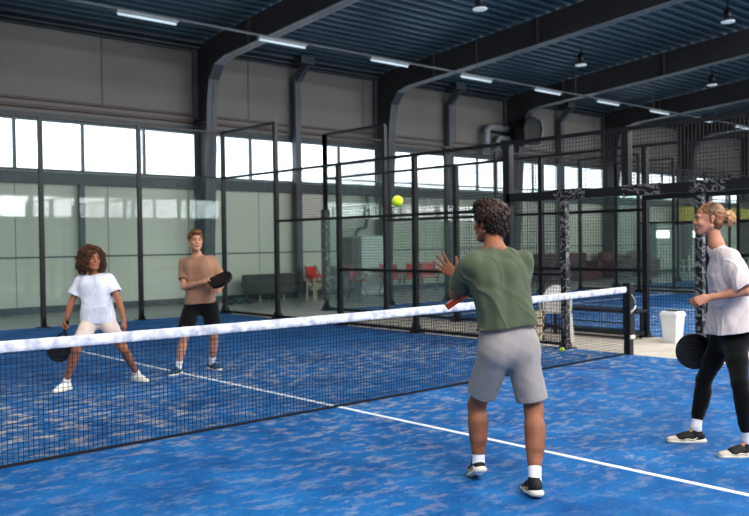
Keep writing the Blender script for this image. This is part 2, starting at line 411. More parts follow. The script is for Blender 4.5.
# doorway of court A: padded posts, beam at 2.2 m, mesh above
post(fa, 5, 1, 2.15, .09, 'pad'); post(fa, 5, -1, 2.15, .09, 'pad'); post(fa, 5, -2, 3.0, .12)
MB().box(4.95, 5.05, -.04, .06, 2.2, 3.0).build('post', M['black'], fa)
MB().box(4.94, 5.06, -2.0, 2.0, 2.12, 2.24).build('door_beam', M['black'], fa)
for a, b in ((.62,1.15),(-.5,.05),(-1.35,-.9)): MB().box(4.93, 5.07, a, b, 2.11, 2.255).build('beam_padding', M['pad'], fa)
for a, b in ((2,0),(0,-2)):
    m = MB(); mesh_panel(m, (5,a),(5,b),2.24,3,.05); m.build('wire_mesh', M['wire'], fa)
m = MB(); mesh_panel(m, (5,2),(5,1),.05,2.12,.05); m.build('wire_mesh', M['wire'], fa)
rails(fa, [((5,2,1.05),(5,1,1.05)),((5,2,.06),(5,1,.06))], .04)

fb = side_fence(7, [8.9,6.9,4.9,2.9,.9], (7,8.9), 'black side fence of the neighbouring court, behind the waste bin', -3.1)
post(fb, 7, -3.1, 3.0, .12); MB().bar((7,.9,2.2),(7,-3.1,2.2), .09).build('door_beam', M['black'], fb)
m = MB(); mesh_panel(m, (7,.9),(7,-3.1),2.24,3,.05); m.build('wire_mesh', M['wire'], fb)
m = MB(); mesh_panel(m, (7,.9),(7,-.1),.05,2.2,.05); m.build('wire_mesh', M['wire'], fb)
post(fb, 7, -.1, 2.15, .09)
end_wall(8.9, [7.0,9,11,13,15,17], 'glass back wall of the neighbouring court', .08)
side_fence(17, [8.9,6.9,4.9,2.9,.9,-1.1,-3.1], (17,8.9), 'far side fence of the neighbouring court', -3.1, step=.08)
side_fence(19, [8.9,6.9,4.9,2.9,.9,-1.1,-3.1], (19,8.9), 'near side fence of the third court', -3.1, step=.08)
end_wall(8.9, [19,21,23,25,27,29], 'glass back wall of the third court', .1)
side_fence(29, [8.9,6.9,4.9,2.9,.9,-1.1,-3.1], (29,8.9), 'far side fence of the third court', -3.1, step=.1)
side_fence(31, [8.9,6.9,4.9,2.9,.9,-1.1,-3.1], (31,8.9), 'side fence of the farthest court', -3.1, step=.1)
# extra rails of the near upper netting on the printed padded corner of the neighbour fence
MB().box(6.93, 7.07, 8.83, 8.97, .25, 2.3).build('post_padding', M['pad'], fb)

# ------------------------------------------------------------------ nets
def net(x0, x1, y, lab, cell, wire, cz=None):
    e = empty('court_net', ((x0+x1)/2, y, 0), lab, 'net')
    xc = (x0+x1)/2; hw = (x1-x0)/2
    def top(x): return .845+.035*((x-xc)/hw)**2
    nx = int((x1-x0)/cell); nz = int(.80/(cz or cell)); m = MB()
    for i in range(1, nx):
        x = x0+(x1-x0)*i/nx; w = wire*random.uniform(.85,1.15)
        m.bar((x,y,.02),(x,y,top(x)-.03), w)
    seg = 20
    for k in range(nz+1):
        for i in range(seg):
            xa = x0+(x1-x0)*i/seg; xb = x0+(x1-x0)*(i+1)/seg
            za = .03+(top(xa)-.09)*k/nz; zb = .03+(top(xb)-.09)*k/nz
            m.bar((xa,y,za),(xb,y,zb), wire)
    m.build('netting', M['cord'], e)
    m = MB(); m.bar((x0,y,.022),(x1,y,.022), .018, .020); m.build('bottom_band', M['cord'], e)
    # rumpled top tape
    n = 420; t = MB()
    for i in range(n+1):
        x = x0+(x1-x0)*i/n; z = top(x)
        a = .012+.004*math.sin(x*9)+.003*math.sin(x*23+1); wv = .005*math.sin(x*31+2*math.sin(x*7))+.004*math.sin(x*57+1.3)
        for (dy, dz) in ((-a*.5,.038),(-a*1.1,.02),(-a*1.2+wv,-.012),(-a+wv*1.3,-.04+wv*.5),(0,-.045),(a,-.04),(a*1.1,.02),(a*.5,.038)):
            t.v.append((x, y+dy, z+dz-.006))
    for i in range(n):
        for k in range(8):
            k2 = (k+1)%8; q = i*8
            t.f.append((q+k, q+k2, q+8+k2, q+8+k))
    t.build('top_tape', M['tape'], e, smooth=True)
    return e
net(-4.92, 4.93, 0, 'white taped court net of fine dark cord stretched between the players', .036, .0029)
net(7.3, 16.9, BY, 'white taped net of the neighbouring court', .08, .004)
net(19.3, 28.9, BY, 'white taped net of the third court', .12, .006)
def net_post(x, y, lab, s=1):
    e = empty('net_post', (x,y,0), lab, 'net post')
    MB().box(x-.06,x+.06,y-.06,y+.06,.28,.96).build('padding', M['black'], e, bevel=.015)
    MB().box(x-.045,x+.045,y-.045,y+.045,0,.28).build('steel_foot', M['black'], e)
    c = MB(); c.tube([(x-.03*s,y-.066,.80),(x+.02,y-.07,.76),(x+.066,y-.066,.70),(x+.07,y,.66),(x+.064,y-.066,.63),(x,y-.07,.60),(x-.062*s,y-.068,.59)], .007, 6)
    c.tube([(x-.062,y-.066,.56),(x,y-.07,.60),(x+.066,y-.068,.66)], .006, 6)
    c.build('cord', M['cream'], e, smooth=True)
    MB().box(x-.05,x+.05,y-.066,y-.045,.22,.27).build('strap', M['cream'], e)
net_post(5.0, 0, 'black padded net post with white cord at the right end of the net')
net_post(-5.0, 0, 'black padded net post at the left end of the net', -1)

# ------------------------------------------------------------------ things beside the courts
# waste bin
bx, by = 6.62, .25
e = empty('waste_bin', (bx,by,0), 'white square waste bin with dark swing opening by the fence', 'bin')
def taper(m, cx, cy, z0, z1, a, b):
    return m.hexa([(cx-a,cy-a,z0),(cx+a,cy-a,z0),(cx+a,cy+a,z0),(cx-a,cy+a,z0),(cx-b,cy-b,z1),(cx+b,cy-b,z1),(cx+b,cy+b,z1),(cx-b,cy+b,z1)])
taper(MB(), bx, by, 0, .40, .10, .132).build('bucket', M['bin'], e, bevel=.012)
l = MB(); taper(l, bx, by, .40, .425, .142, .142); taper(l, bx, by, .425, .47, .138, .12); l.build('lid', M['bin'], e, bevel=.008)
MB().box(bx-.085, bx+.085, by-.1, by+.06, .471, .482).build('swing_flap', M['black'], e)
# bench
e = empty('bench', (6.6,1.55,0), 'low black metal bench in front of the neighbouring court', 'bench')
MB().box(6.45,6.8,.75,2.35,.41,.45).build('seat', M['black'], e, bevel=.006)
for x, y in ((6.48,.85),(6.77,.85),(6.48,2.25),(6.77,2.25)): MB().bar((x,y,0),(x,y,.41), .035).build('leg', M['black'], e)
MB().bar((6.48,.85,.25),(6.48,2.25,.25), .02).build('stretcher', M['black'], e); MB().box(6.46,6.79,.8,2.3,.07,.12).build('lower_shelf', M['black'], e)
# stacked garden chairs + crate
def plastic_chair(x, y, z, rot, lab):
    e = empty('plastic_chair', (0,0,0), lab, 'chair')
    MB().box(-.21,.21,-.2,.22,.42,.45).build('seat', M['white'], e, bevel=.012)
    b = MB(); pts = []
    for i in range(13):
        t = math.pi*i/12; pts.append((-.21*math.cos(t), .24, .62+.24*math.sin(t)))
    pts = [(.21,.22,.45)][:0]+[(-.21,.22,.44)]+pts+[(.21,.22,.44)]
    b.poly(pts, (0,.025,0)); b.build('backrest', M['white'], e)
    for sx in (-1,1):
        for yy, yt in ((-.24,-.19),(.27,.21)): MB().hexa([(sx*.24-.025,yy-.02,0),(sx*.24+.025,yy-.02,0),(sx*.24+.025,yy+.02,0),(sx*.24-.025,yy+.02,0),(sx*.2-.03,yt-.03,.43),(sx*.2+.03,yt-.03,.43),(sx*.2+.03,yt+.03,.43),(sx*.2-.03,yt+.03,.43)]).build('leg', M['white'], e)
        a = MB(); a.bar((sx*.24,-.2,.66),(sx*.24,.25,.68),.05,.02); a.bar((sx*.23,-.19,.43),(sx*.24,-.2,.66),.04,.02); a.build('armrest', M['white'], e)
    e.location = (x,y,z); e.rotation_euler = (0,0,rot); return e
plastic_chair(5.8, 1.74, 0, math.radians(128), 'white plastic garden chair behind the printed fence post')
plastic_chair(6.0, 2.75, 0, math.radians(140), 'white plastic garden chair half hidden behind the man in green')
e = empty('wooden_crate', (5.2,1.75,0), 'pale wooden crate beside the white plastic chairs', 'crate')
c = MB()
for z in (.04,.16,.28,.40): 
    c.box(5.08,5.32,1.61,1.625,z,z+.09); c.box(5.08,5.32,1.875,1.89,z,z+.09); c.box(5.08,5.095,1.61,1.89,z,z+.09); c.box(5.305,5.32,1.61,1.89,z,z+.09)
c.build('slats', M['wood'], e)
for x in (5.1,5.3):
    for y in (1.63,1.87): MB().box(x-.02,x+.02,y-.02,y+.02,0,.49).build('corner_post', M['wood'], e)
# sofa
e = empty('sofa', (8.2,12.55,0), 'low charcoal two seat sofa against the far wall', 'sofa')
MB().box(7.35,9.05,12.2,12.9,.2,.42).build('seat', M['sofa'], e, bevel=.03); MB().box(7.35,9.05,12.75,12.98,.38,.72).build('backrest', M['sofa'], e, bevel=.04)
for x in (7.35,8.2): MB().box(x+.01,x+.84,12.25,12.76,.42,.5).build('cushion', M['sofa'], e, bevel=.03)
for x in (7.45,8.2,8.95):
    for y in (12.25,12.9): MB().bar((x,y,0),(x,y,.2), .04).build('leg', M['flange'], e)
# bags on the floor near the sofa
for k, (x, y, s, c_) in enumerate([(6.55,12.3,.16,'black'),(6.95,12.45,.14,'green'),(7.12,12.2,.12,'sofa')]):
    b = MB(); b.sphere((x,y,s*.62), s, 14, 8, (1.3,.9,.65))
    e = tag(b.build('sports_bag', M[c_], loc=(x,y,0), smooth=True), ['black sports bag on the floor by the corner post','teal bag in the middle of the three floor bags','small grey bag next to the sofa arm'][k], 'bag', 'bags by the sofa')
    MB().tube([(x-s*.6,y,s*.9),(x-s*.3,y,s*1.45),(x+s*.3,y,s*1.45),(x+s*.6,y,s*.9)], .012, 6).build('handle', M['black'], e)
# cabinet and hoses
e = empty('utility_cabinet', (11.8,13.1,0), 'pale grey utility cabinet against the wall by the second column', 'cabinet')
MB().box(11.4,12.45,12.7,13.4,0,1.75).build('body', M['cabinet'], e, bevel=.01)
MB().box(11.47,12.38,12.685,12.7,.2,1.68).build('door', M['cabinet'], e, bevel=.006)
MB().box(11.2,11.38,12.9,13.4,.1,1.7).build('side_panel', M['steel'], e)
MB().bar((12.3,12.67,.9),(12.3,12.67,1.05),.02).build('handle', M['steel'], e)
MB().tube([(11.5,13.1,1.75),(11.6,13.1,1.95),(12.0,13.2,2.0),(12.2,13.3,2.5),(12.2,13.35,3.0)], .05, 8).build('hose', M['steel'], e, smooth=True)
# red folding chairs
def red_chair(lab):
    e = empty('folding_chair', (0,0,0), lab, 'chair', 'red folding chairs by the far wall')
    MB().box(-.26,.26,-.2,.2,.44,.47).build('seat', M['red'], e)
    MB().hexa([(-.27,.2,.50),(.27,.2,.50),(.27,.215,.50),(-.27,.215,.50),(-.27,.28,.88),(.27,.28,.88),(.27,.295,.88),(-.27,.295,.88)]).build('backrest', M['red'], e)
    for s in (-1,1):
        MB().bar((s*.25,-.24,0),(s*.25,.29,.92),.03).build('leg', M['flange'], e)
        MB().bar((s*.28,.3,0),(s*.28,-.2,.62),.03).build('leg', M['flange'], e)
        MB().bar((s*.27,-.22,.63),(s*.27,.22,.64),.045,.02).build('armrest', M['red'], e)
    return e
rc0 = red_chair('red folding chair by the stool near the sofa'); rc0.location = (9.75,12.7,0); rc0.rotation_euler = (0,0,.3)
for x, y, r, lab in [(10.75,12.2,.4,'red folding chair left of the dark round table'),(12.0,12.1,-.5,'red folding chair right of the dark round table'),(12.75,11.9,-.9,'red folding chair turned sideways, third from the cabinet'),(13.6,12.1,-.6,'red folding chair with crossed legs furthest from the cabinet')]:
    dup(rc0, (x,y,0), r, lab)
# low stool with black crate
e = empty('bar_stool', (9.0,11.9,0), 'small pale wooden stool beside the red chair near the sofa', 'stool')
MB().box(8.82,9.18,11.72,12.08,.62,.66).build('seat', M['red'], e)
for x in (8.85,9.15):
    for y in (11.75,12.05): MB().bar((x,y,0),(x,y,.62),.03).build('leg', M['wood'], e)
e = empty('storage_trolley', (9.7,11.75,0), 'black storage trolley with grey boxes beside the red chair', 'trolley')
MB().box(9.45,9.95,11.55,11.95,.62,.9).build('top_box', M['black'], e, bevel=.01); MB().box(9.48,9.92,11.58,11.92,.2,.58).build('drawer_unit', M['steel'], e, bevel=.01)
for x in (9.47,9.93):
    for y in (11.57,11.93): MB().bar((x,y,0),(x,y,.9),.03).build('leg', M['black'], e)
def table(x, y, lab):
    e = empty('round_table', (x,y,0), lab, 'table', 'dark round tables')
    MB().lathe([(.42,0),(.44,.01),(.44,.03),(.42,.04)], (x,y,.7), 24).build('tabletop', M['black'], e)
    MB().tube([(x,y,.02),(x,y,.7)], .03, 8).build('pedestal', M['black'], e); MB().lathe([(.25,0),(.22,.03),(.04,.05)], (x,y,0), 20).build('base', M['black'], e)
table(11.4, 11.7, 'dark round table between two red chairs'); table(15.3, 12.0, 'dark round table seen behind the raised hand')
# things by the wall of the further courts
for k, (x, y, c_) in enumerate([(20.6,12.6,'darkred'),(22.6,12.6,'darkred'),(25.0,12.7,'darkred'),(27.0,12.6,'darkred')]):
    e = empty('armchair', (x,y,0), 'maroon armchair against the far wall, %s from the left' % ['first','second','third','fourth'][k], 'armchair', 'maroon armchairs')
    MB().box(x-.6,x+.6,y-.4,y+.3,0,.5).build('seat', M[c_], e, bevel=.06); MB().box(x-.6,x+.6,y+.15,y+.45,.4,1.05).build('backrest', M[c_], e, bevel=.1)
    for s in (-1,1): MB().box(x+s*.6-.1,x+s*.6+.1,y-.4,y+.3,.15,.72).build('armrest', M[c_], e, bevel=.05)
e = empty('banner_stand', (28.4,13.0,0), 'tall dark teal banner standing against the far wall', 'banner')
MB().box(27.9,28.8,12.98,13.02,.05,2.3).build('banner_sheet', M['green'], e); MB().box(27.85,28.85,12.9,13.1,0,.08).build('base', M['steel'], e)
for k, x in enumerate((29.6,33.0)):
    e = empty('light_box', (x,13.3,1.6), 'bright white light box on the far wall, %s of the two' % ('left' if k == 0 else 'right'), 'sign', 'light boxes')
    MB().box(x-1.0,x+1.0,13.36,13.5,1.55,1.95).build('housing', M['steel'], e); MB().box(x-.95,x+.95,13.33,13.36,1.58,1.92).build('diffuser', M['sign'], e)
tag(MB().box(30.5,40.0,12.8,12.86,2.3,3.0).build('wall_banner', M['yellow']), 'yellow green banner high on the wall behind the woman at right', 'banner')
for k, (x, y) in enumerate([(26.5,10.6),(28.0,10.8),(30.3,10.4),(32.0,10.7)]):
    plastic_chair(x, y, 0, .4*k, 'white plastic chair near the far wall, %s from the left' % ['first','second','third','fourth'][k])

# balls
def tennis_ball(c, lab):
    m = MB(); m.sphere(c, .0335, 24, 16); o = m.build('tennis_ball', M['ball'], loc=c, smooth=True); tag(o, lab, 'ball')
    s = MB(); pts = []
    for i in range(49):
        t = 2*math.pi*i/48; A = .44
        x = math.cos(t)+A*math.cos(3*t)*.45; y = math.sin(t)-A*math.sin(3*t)*.45; z = .9*math.sin(2*t)
        v = Vector((x,y,z)).normalized()*.0334; pts.append(tuple(Vector(c)+v))
    s.tube(pts, .0012, 5, False); s.build('seam', M['white'], o, loc=c)
POSE = {
 'p1': dict(
  J={'head': [-0.854, -2.566, 1.654], 'neck': [-0.885, -2.623, 1.506], 'chest': [-0.891, -2.649, 1.301], 'waist': [-0.874, -2.711, 1.06], 'pelvis': [-0.861, -2.714, 0.892], 'shL': [-1.067, -2.583, 1.386], 'shR': [-0.726, -2.715, 1.396], 'elL': [-0.991, -2.387, 1.203], 'wrL': [-0.809, -2.239, 1.301], 'elR': [-0.637, -2.586, 1.14], 'wrR': [-0.927, -2.565, 1.225], 'hipL': [-0.945, -2.68, 0.848], 'hipR': [-0.802, -2.768, 0.836], 'knL': [-0.88, -2.464, 0.488], 'knR': [-0.754, -2.819, 0.494], 'anL': [-0.909, -2.501, 0.089], 'anR': [-0.921, -2.949, 0.076]},
  face=[0.386, 0.923, 0.0], hface=[-0.02, 1.0, 0.018], side=[0.935, -0.354, 0.0],
  hands={'L': {'d': [-0.404, 0.645, 0.648], 'n': [0.74, 0.673, 0.0], 't': [0.377, -0.473, 0.796]}, 'R': {'d': [-0.797, 0.585, 0.148], 'n': [0.514, 0.571, -0.64], 't': [0.355, 0.394, 0.848]}},
  feet={'L': [0.483, 0.813, -0.325], 'R': [0.576, 0.818, 0.0]}),
 'p2': dict(
  J={'head': [0.944, -3.107, 1.677], 'neck': [0.98, -3.144, 1.502], 'chest': [1.034, -3.199, 1.254], 'waist': [1.05, -3.22, 1.0], 'pelvis': [1.046, -3.221, 0.818], 'shL': [0.91, -3.273, 1.388], 'shR': [1.172, -3.105, 1.381], 'elL': [0.86, -3.422, 1.168], 'wrL': [0.736, -3.203, 1.118], 'elR': [1.366, -3.127, 1.02], 'wrR': [1.301, -3.117, 0.682], 'hipL': [0.988, -3.277, 0.798], 'hipR': [1.075, -3.14, 0.78], 'knL': [0.81, -3.392, 0.532], 'knR': [1.124, -2.976, 0.468], 'anL': [0.893, -3.409, 0.124], 'anR': [1.033, -2.957, 0.123]},
  face=[-0.636, 0.772, 0.0], hface=[-0.658, 0.753, -0.02], side=[0.753, 0.658, 0.0],
  hands={'L': {'d': [-0.709, 0.638, -0.301], 'n': [0.796, 0.567, -0.212], 't': [-0.016, 0.299, 0.954]}, 'R': {'d': [-0.224, 0.201, -0.954], 'n': [-0.87, -0.494, 0.0], 't': [-0.726, 0.653, 0.217]}},
  feet={'L': [-0.806, 0.592, 0.0], 'R': [-0.709, 0.705, 0.0]}),
 'p3': dict(
  J={'head': [-1.145, 2.762, 1.393], 'neck': [-1.115, 2.798, 1.218], 'chest': [-1.111, 2.764, 1.072], 'waist': [-1.099, 2.775, 0.875], 'pelvis': [-1.072, 2.815, 0.751], 'shR': [-1.218, 2.916, 1.148], 'shL': [-0.995, 2.689, 1.161], 'elR': [-1.308, 2.964, 0.922], 'wrR': [-1.399, 2.881, 0.748], 'elL': [-0.942, 2.568, 0.94], 'wrL': [-0.95, 2.436, 0.743], 'hipR': [-1.15, 2.844, 0.711], 'hipL': [-1.004, 2.74, 0.707], 'knR': [-1.383, 2.67, 0.443], 'knL': [-0.882, 2.595, 0.412], 'anR': [-1.438, 2.818, 0.083], 'anL': [-0.628, 2.816, 0.086]},
  face=[-0.469, -0.883, 0.0], hface=[-0.089, -0.991, 0.096], side=[-0.834, 0.551, 0.0],
  hands={'R': {'d': [-0.21, 0.058, -0.976], 'n': [0.494, -0.87, 0.0], 't': [-0.492, -0.871, 0.0]}, 'L': {'d': [0.08, -0.203, -0.976], 'n': [-0.58, 0.814, 0.0], 't': [-0.814, -0.58, 0.0]}},
  feet={'R': [-0.877, -0.481, 0.0], 'L': [0.193, -0.981, 0.0]}),
 'p4': dict(
  J={'head': [0.172, 2.86, 1.583], 'neck': [0.207, 2.891, 1.415], 'chest': [0.206, 2.848, 1.235], 'waist': [0.225, 2.865, 1.018], 'pelvis': [0.256, 2.9, 0.823], 'shR': [0.109, 3.018, 1.32], 'shL': [0.335, 2.774, 1.341], 'elR': [0.043, 2.922, 1.037], 'wrR': [0.126, 2.647, 1.1], 'elL': [0.423, 2.689, 1.087], 'wrL': [0.278, 2.521, 0.992], 'hipR': [0.164, 2.955, 0.789], 'hipL': [0.336, 2.827, 0.797], 'knR': [-0.015, 2.838, 0.451], 'knL': [0.364, 2.793, 0.447], 'anR': [-0.051, 2.929, 0.067], 'anL': [0.433, 2.965, 0.071]},
  face=[-0.592, -0.806, 0.0], hface=[-0.304, -0.95, 0.073], side=[-0.806, 0.592, 0.0],
  hands={'R': {'d': [0.471, -0.829, 0.302], 'n': [0.514, 0.571, -0.64], 't': [0.235, 0.261, 0.936]}, 'L': {'d': [-0.666, -0.74, 0.1], 'n': [-0.743, 0.669, 0.0], 't': [0.067, 0.074, 0.995]}},
  feet={'R': [-0.854, -0.52, 0.0], 'L': [0.087, -0.996, 0.0]}),
}
RACKET = {
 'r1': {'c': [-0.843, -2.318, 1.184], 'ax': [0.579, 0.798, -0.165], 'n': [-0.508, 0.264, 0.82]},
 'r2': {'c': [1.049, -2.937, 0.689], 'ax': [-0.743, 0.604, 0.287], 'n': [-0.631, -0.776, 0.0]},
 'r3': {'c': [-1.456, 2.928, 0.433], 'ax': [-0.201, 0.245, -0.949], 'n': [-0.589, -0.802, 0.099]},
 'r4': {'c': [0.239, 2.404, 1.127], 'ax': [0.317, -0.945, 0.082], 'n': [-0.384, -0.547, 0.744]},
}
CAM_POS = [-4.932, -6.004, 1.536]
CAM_F = [0.668864, 0.743159, -0.018308]
CAM_R = [0.743069, -0.669095, -0.01268]
CAM_U = [0.021673, 0.005123, 0.999752]
FPX = 837.05
BALL_AIR = [-1.478, -2.378, 1.783]
BALL_FLOOR=[4.57, 0.759, 0.0]
# ------------------------------------------------------------------ implicit surfaces -> meshes
A3 = lambda v: np.array(v, dtype=float)
def unit(v): v = A3(v); return v/np.linalg.norm(v)
class Vol:
    def __init__(s, lo, hi, h):
        s.lo = A3(lo); s.h = h; s.n = np.ceil((A3(hi)-s.lo)/h).astype(int)+1
        s.F = np.full(s.n, .5, dtype=np.float32)
    def sub(s, lo, hi):
        a = np.clip(np.floor((A3(lo)-s.lo)/s.h).astype(int), 0, s.n-1); b = np.clip(np.ceil((A3(hi)-s.lo)/s.h).astype(int)+1, 1, s.n)
        sl = tuple(slice(i, j) for i, j in zip(a, b))
        ax = [s.lo[i]+s.h*np.arange(a[i], b[i]) for i in range(3)]
        return sl, np.stack(np.meshgrid(*ax, indexing='ij'), -1)
    def add(s, prim, k=.02, op='u'):
        lo, hi, fn = prim; mg = max(k*1.2, .02)
        sl, P = s.sub(lo-mg, hi+mg); d = fn(P); F = s.F[sl]
        if op == 'u':
            if k > 0:
                hh = np.clip(.5+.5*(F-d)/k, 0, 1); s.F[sl] = F*(1-hh)+d*hh-k*hh*(1-hh)
            else: s.F[sl] = np.minimum(F, d)
        else:
            if k > 0:
                hh = np.clip(.5-.5*(F+d)/k, 0, 1); s.F[sl] = F*(1-hh)-d*hh+k*hh*(1-hh)
            else: s.F[sl] = np.maximum(F, -d)
    def all(s, fn):
        ax = [s.lo[i]+s.h*np.arange(s.n[i]) for i in range(3)]
        for i in range(0, s.n[0], 40):
            P = np.stack(np.meshgrid(ax[0][i:i+40], ax[1], ax[2], indexing='ij'), -1)
            s.F[i:i+40] = fn(P, s.F[i:i+40])
    def mesh(s):
        F = s.F; F[0]=F[-1]=.5; F[:,0]=F[:,-1]=.5; F[:,:,0]=F[:,:,-1]=.5
        I = F < 0; nx, ny, nz = F.shape
        cnt = np.zeros((nx-1,ny-1,nz-1), np.int8)
        for i in (0,1):
            for j in (0,1):
                for k in (0,1): cnt += I[i:nx-1+i, j:ny-1+j, k:nz-1+k]
        act = (cnt > 0) & (cnt < 8); idx = np.full(cnt.shape, -1, np.int64); c = np.argwhere(act); idx[act] = np.arange(len(c))
        acc = np.zeros((len(c),3)); num = np.zeros(len(c))
        cor = [(0,0,0),(1,0,0),(0,1,0),(1,1,0),(0,0,1),(1,0,1),(0,1,1),(1,1,1)]
        val = [F[c[:,0]+a, c[:,1]+b, c[:,2]+d] for a,b,d in cor]
        for a in range(8):
            for b in range(a+1, 8):
                df = [cor[b][i]-cor[a][i] for i in range(3)]
                if sum(abs(x) for x in df) != 1: continue
                va, vb = val[a], val[b]; m = (va < 0) != (vb < 0)
                t = np.where(m, va/np.where(m, va-vb, 1), 0)
                acc += np.where(m[:,None], A3(cor[a])+t[:,None]*A3(df), 0); num += m
        V = (c+acc/num[:,None])*s.h+s.lo
        Q = []
        for ax in range(3):
            u, v = (ax+1)%3, (ax+2)%3
            a = [slice(None)]*3; b = [slice(None)]*3; a[ax] = slice(0,-1); b[ax] = slice(1,None)
            x = I[tuple(a)] != I[tuple(b)]; flip = I[tuple(a)]
            e = np.argwhere(x); e = e[(e[:,u]>0)&(e[:,v]>0)]
            fl = flip[e[:,0],e[:,1],e[:,2]]
            def cell(du, dv):
                q = e.copy(); q[:,u] -= du; q[:,v] -= dv; return idx[q[:,0],q[:,1],q[:,2]]
            q = np.stack([cell(1,1),cell(0,1),cell(0,0),cell(1,0)],1)
            q[~fl] = q[~fl][:,::-1]; Q.append(q)
        return V, np.concatenate(Q)
    def build(s, name, m, parent, smooth_it=1):
        V, Q = s.mesh()
        me = bpy.data.meshes.new(name); o3 = A3(wloc(parent)) if parent is not None else A3((0,0,0)); V = V-o3
        me.from_pydata(V.tolist(), [], Q.tolist()); me.update(); me.materials.append(m)
        me.polygons.foreach_set('use_smooth', [True]*len(me.polygons))
        o = bpy.data.objects.new(name, me); COL.objects.link(o)
        if parent is not None: o.parent = parent
        if smooth_it:
            sm = o.modifiers.new('relax', 'SMOOTH'); sm.iterations = smooth_it; sm.factor = .5
        return o
def cone(a, b, ra, rb, flat=None, cuts=()):
    """round cone; flat=(axis, factor) squashes the section; cuts = [(point, normal)] keep the side against the normal"""
    a, b = A3(a), A3(b); r = max(ra, rb); mg = r*1.05
    lo = np.minimum(a,b)-mg; hi = np.maximum(a,b)+mg; ba = b-a; L2 = max(ba@ba, 1e-9)
    def fn(P):
        Q = P
        if flat is not None:
            n, f = flat; n = unit(n); mid = (a+b)/2
            Q = P + ((P-mid)@n)[...,None]*n*(1/f-1)
        t = np.clip(((Q-a)@ba)/L2, 0, 1)
        d = np.linalg.norm(Q-a-t[...,None]*ba, axis=-1)-(ra+(rb-ra)*t)
        for p, n in cuts: d = np.maximum(d, (P-A3(p))@unit(n))
        return d
    return lo, hi, fn
def ell(c, rad, fr):
    """ellipsoid, radii along the three frame axes"""
    c = A3(c); fr = np.array(fr); R = max(rad); rad = A3(rad)
    def fn(P):
        q = ((P-c)@fr.T)/rad; k = np.linalg.norm(q, axis=-1)
        return (k-1)*min(rad)*1.0 if True else k
    return c-R, c+R, fn
def wav(P, f, seed, warp=1.6):
    g = np.random.default_rng(seed); k = g.normal(size=(3,3))*f; ph = g.uniform(0, 6, 6)
    w = np.sin(P@(g.normal(size=3)*f*.6)+ph[0])*warp
    return (np.sin(P@k[0]+w+ph[1])+np.sin(P@k[1]+w*1.3+ph[2])+np.sin(P@k[2]-w+ph[3]))/3

def frame_from(f, up):
    f = unit(f); s = unit(np.cross(f, up)); u = np.cross(s, f); return f, s, u    # forward, right, up

def hand(vol, w, d, n, t, sc, curl=(.25,.3,.35,.4), spread=.12, thumb=(.6,.35), k=.006):
    """palm from wrist w along d, palm faces n, thumb on side t"""
    d = unit(d); n = unit(A3(n)-d*(A3(n)@d)); t0 = A3(t)-d*(A3(t)@d)-n*(A3(t)@n); t = unit(t0); w = A3(w)
    S = sc
    vol.add(cone(w-d*.03*S, w+d*.02*S, .024*S, .024*S, (n,.72)), .02)
    for q, L in ((.028,.088),(.010,.092),(-.009,.088),(-.027,.080)):
        vol.add(cone(w+d*.018*S+t*q*.6*S, w+d*L*S+t*q*S, .015*S, .0125*S, (n,.85)), .012)
    tips = []
    for i, (q, L, r) in enumerate(((.030,.088,.0088),(.010,.094,.0092),(-.010,.090,.0088),(-.028,.080,.0078))):
        p = w+d*L*S+t*q*S; ang = 0; lat = spread*(q/.02)
        for j, (ln, c) in enumerate(zip((.042,.027,.021), (1,1.1,.8))):
            ang += curl[i]*c; dd = unit(d*math.cos(ang)+n*math.sin(ang)+t*lat*math.cos(ang))
            p2 = p+dd*ln*S*(1.0 if i != 3 else .8); r2 = r*(1-.09*(j+1))
            vol.add(cone(p, p2, r*(1-.09*j)*S, r2*S), .003); p = p2
        tips.append(p)
    p = w+d*.025*S+t*.022*S; td = unit(t*thumb[0]+d*.75+n*thumb[1])
    vol.add(cone(p, p+td*.042*S, .016*S, .0115*S), .010); p = p+td*.042*S
    td = unit(td+d*.2+n*thumb[1]*.8-t*thumb[1]*.6)
    vol.add(cone(p, p+td*.028*S, .0108*S, .0098*S), .003); p = p+td*.028*S
    vol.add(cone(p, p+unit(td+d*.2)*.022*S, .0098*S, .0078*S), .003)

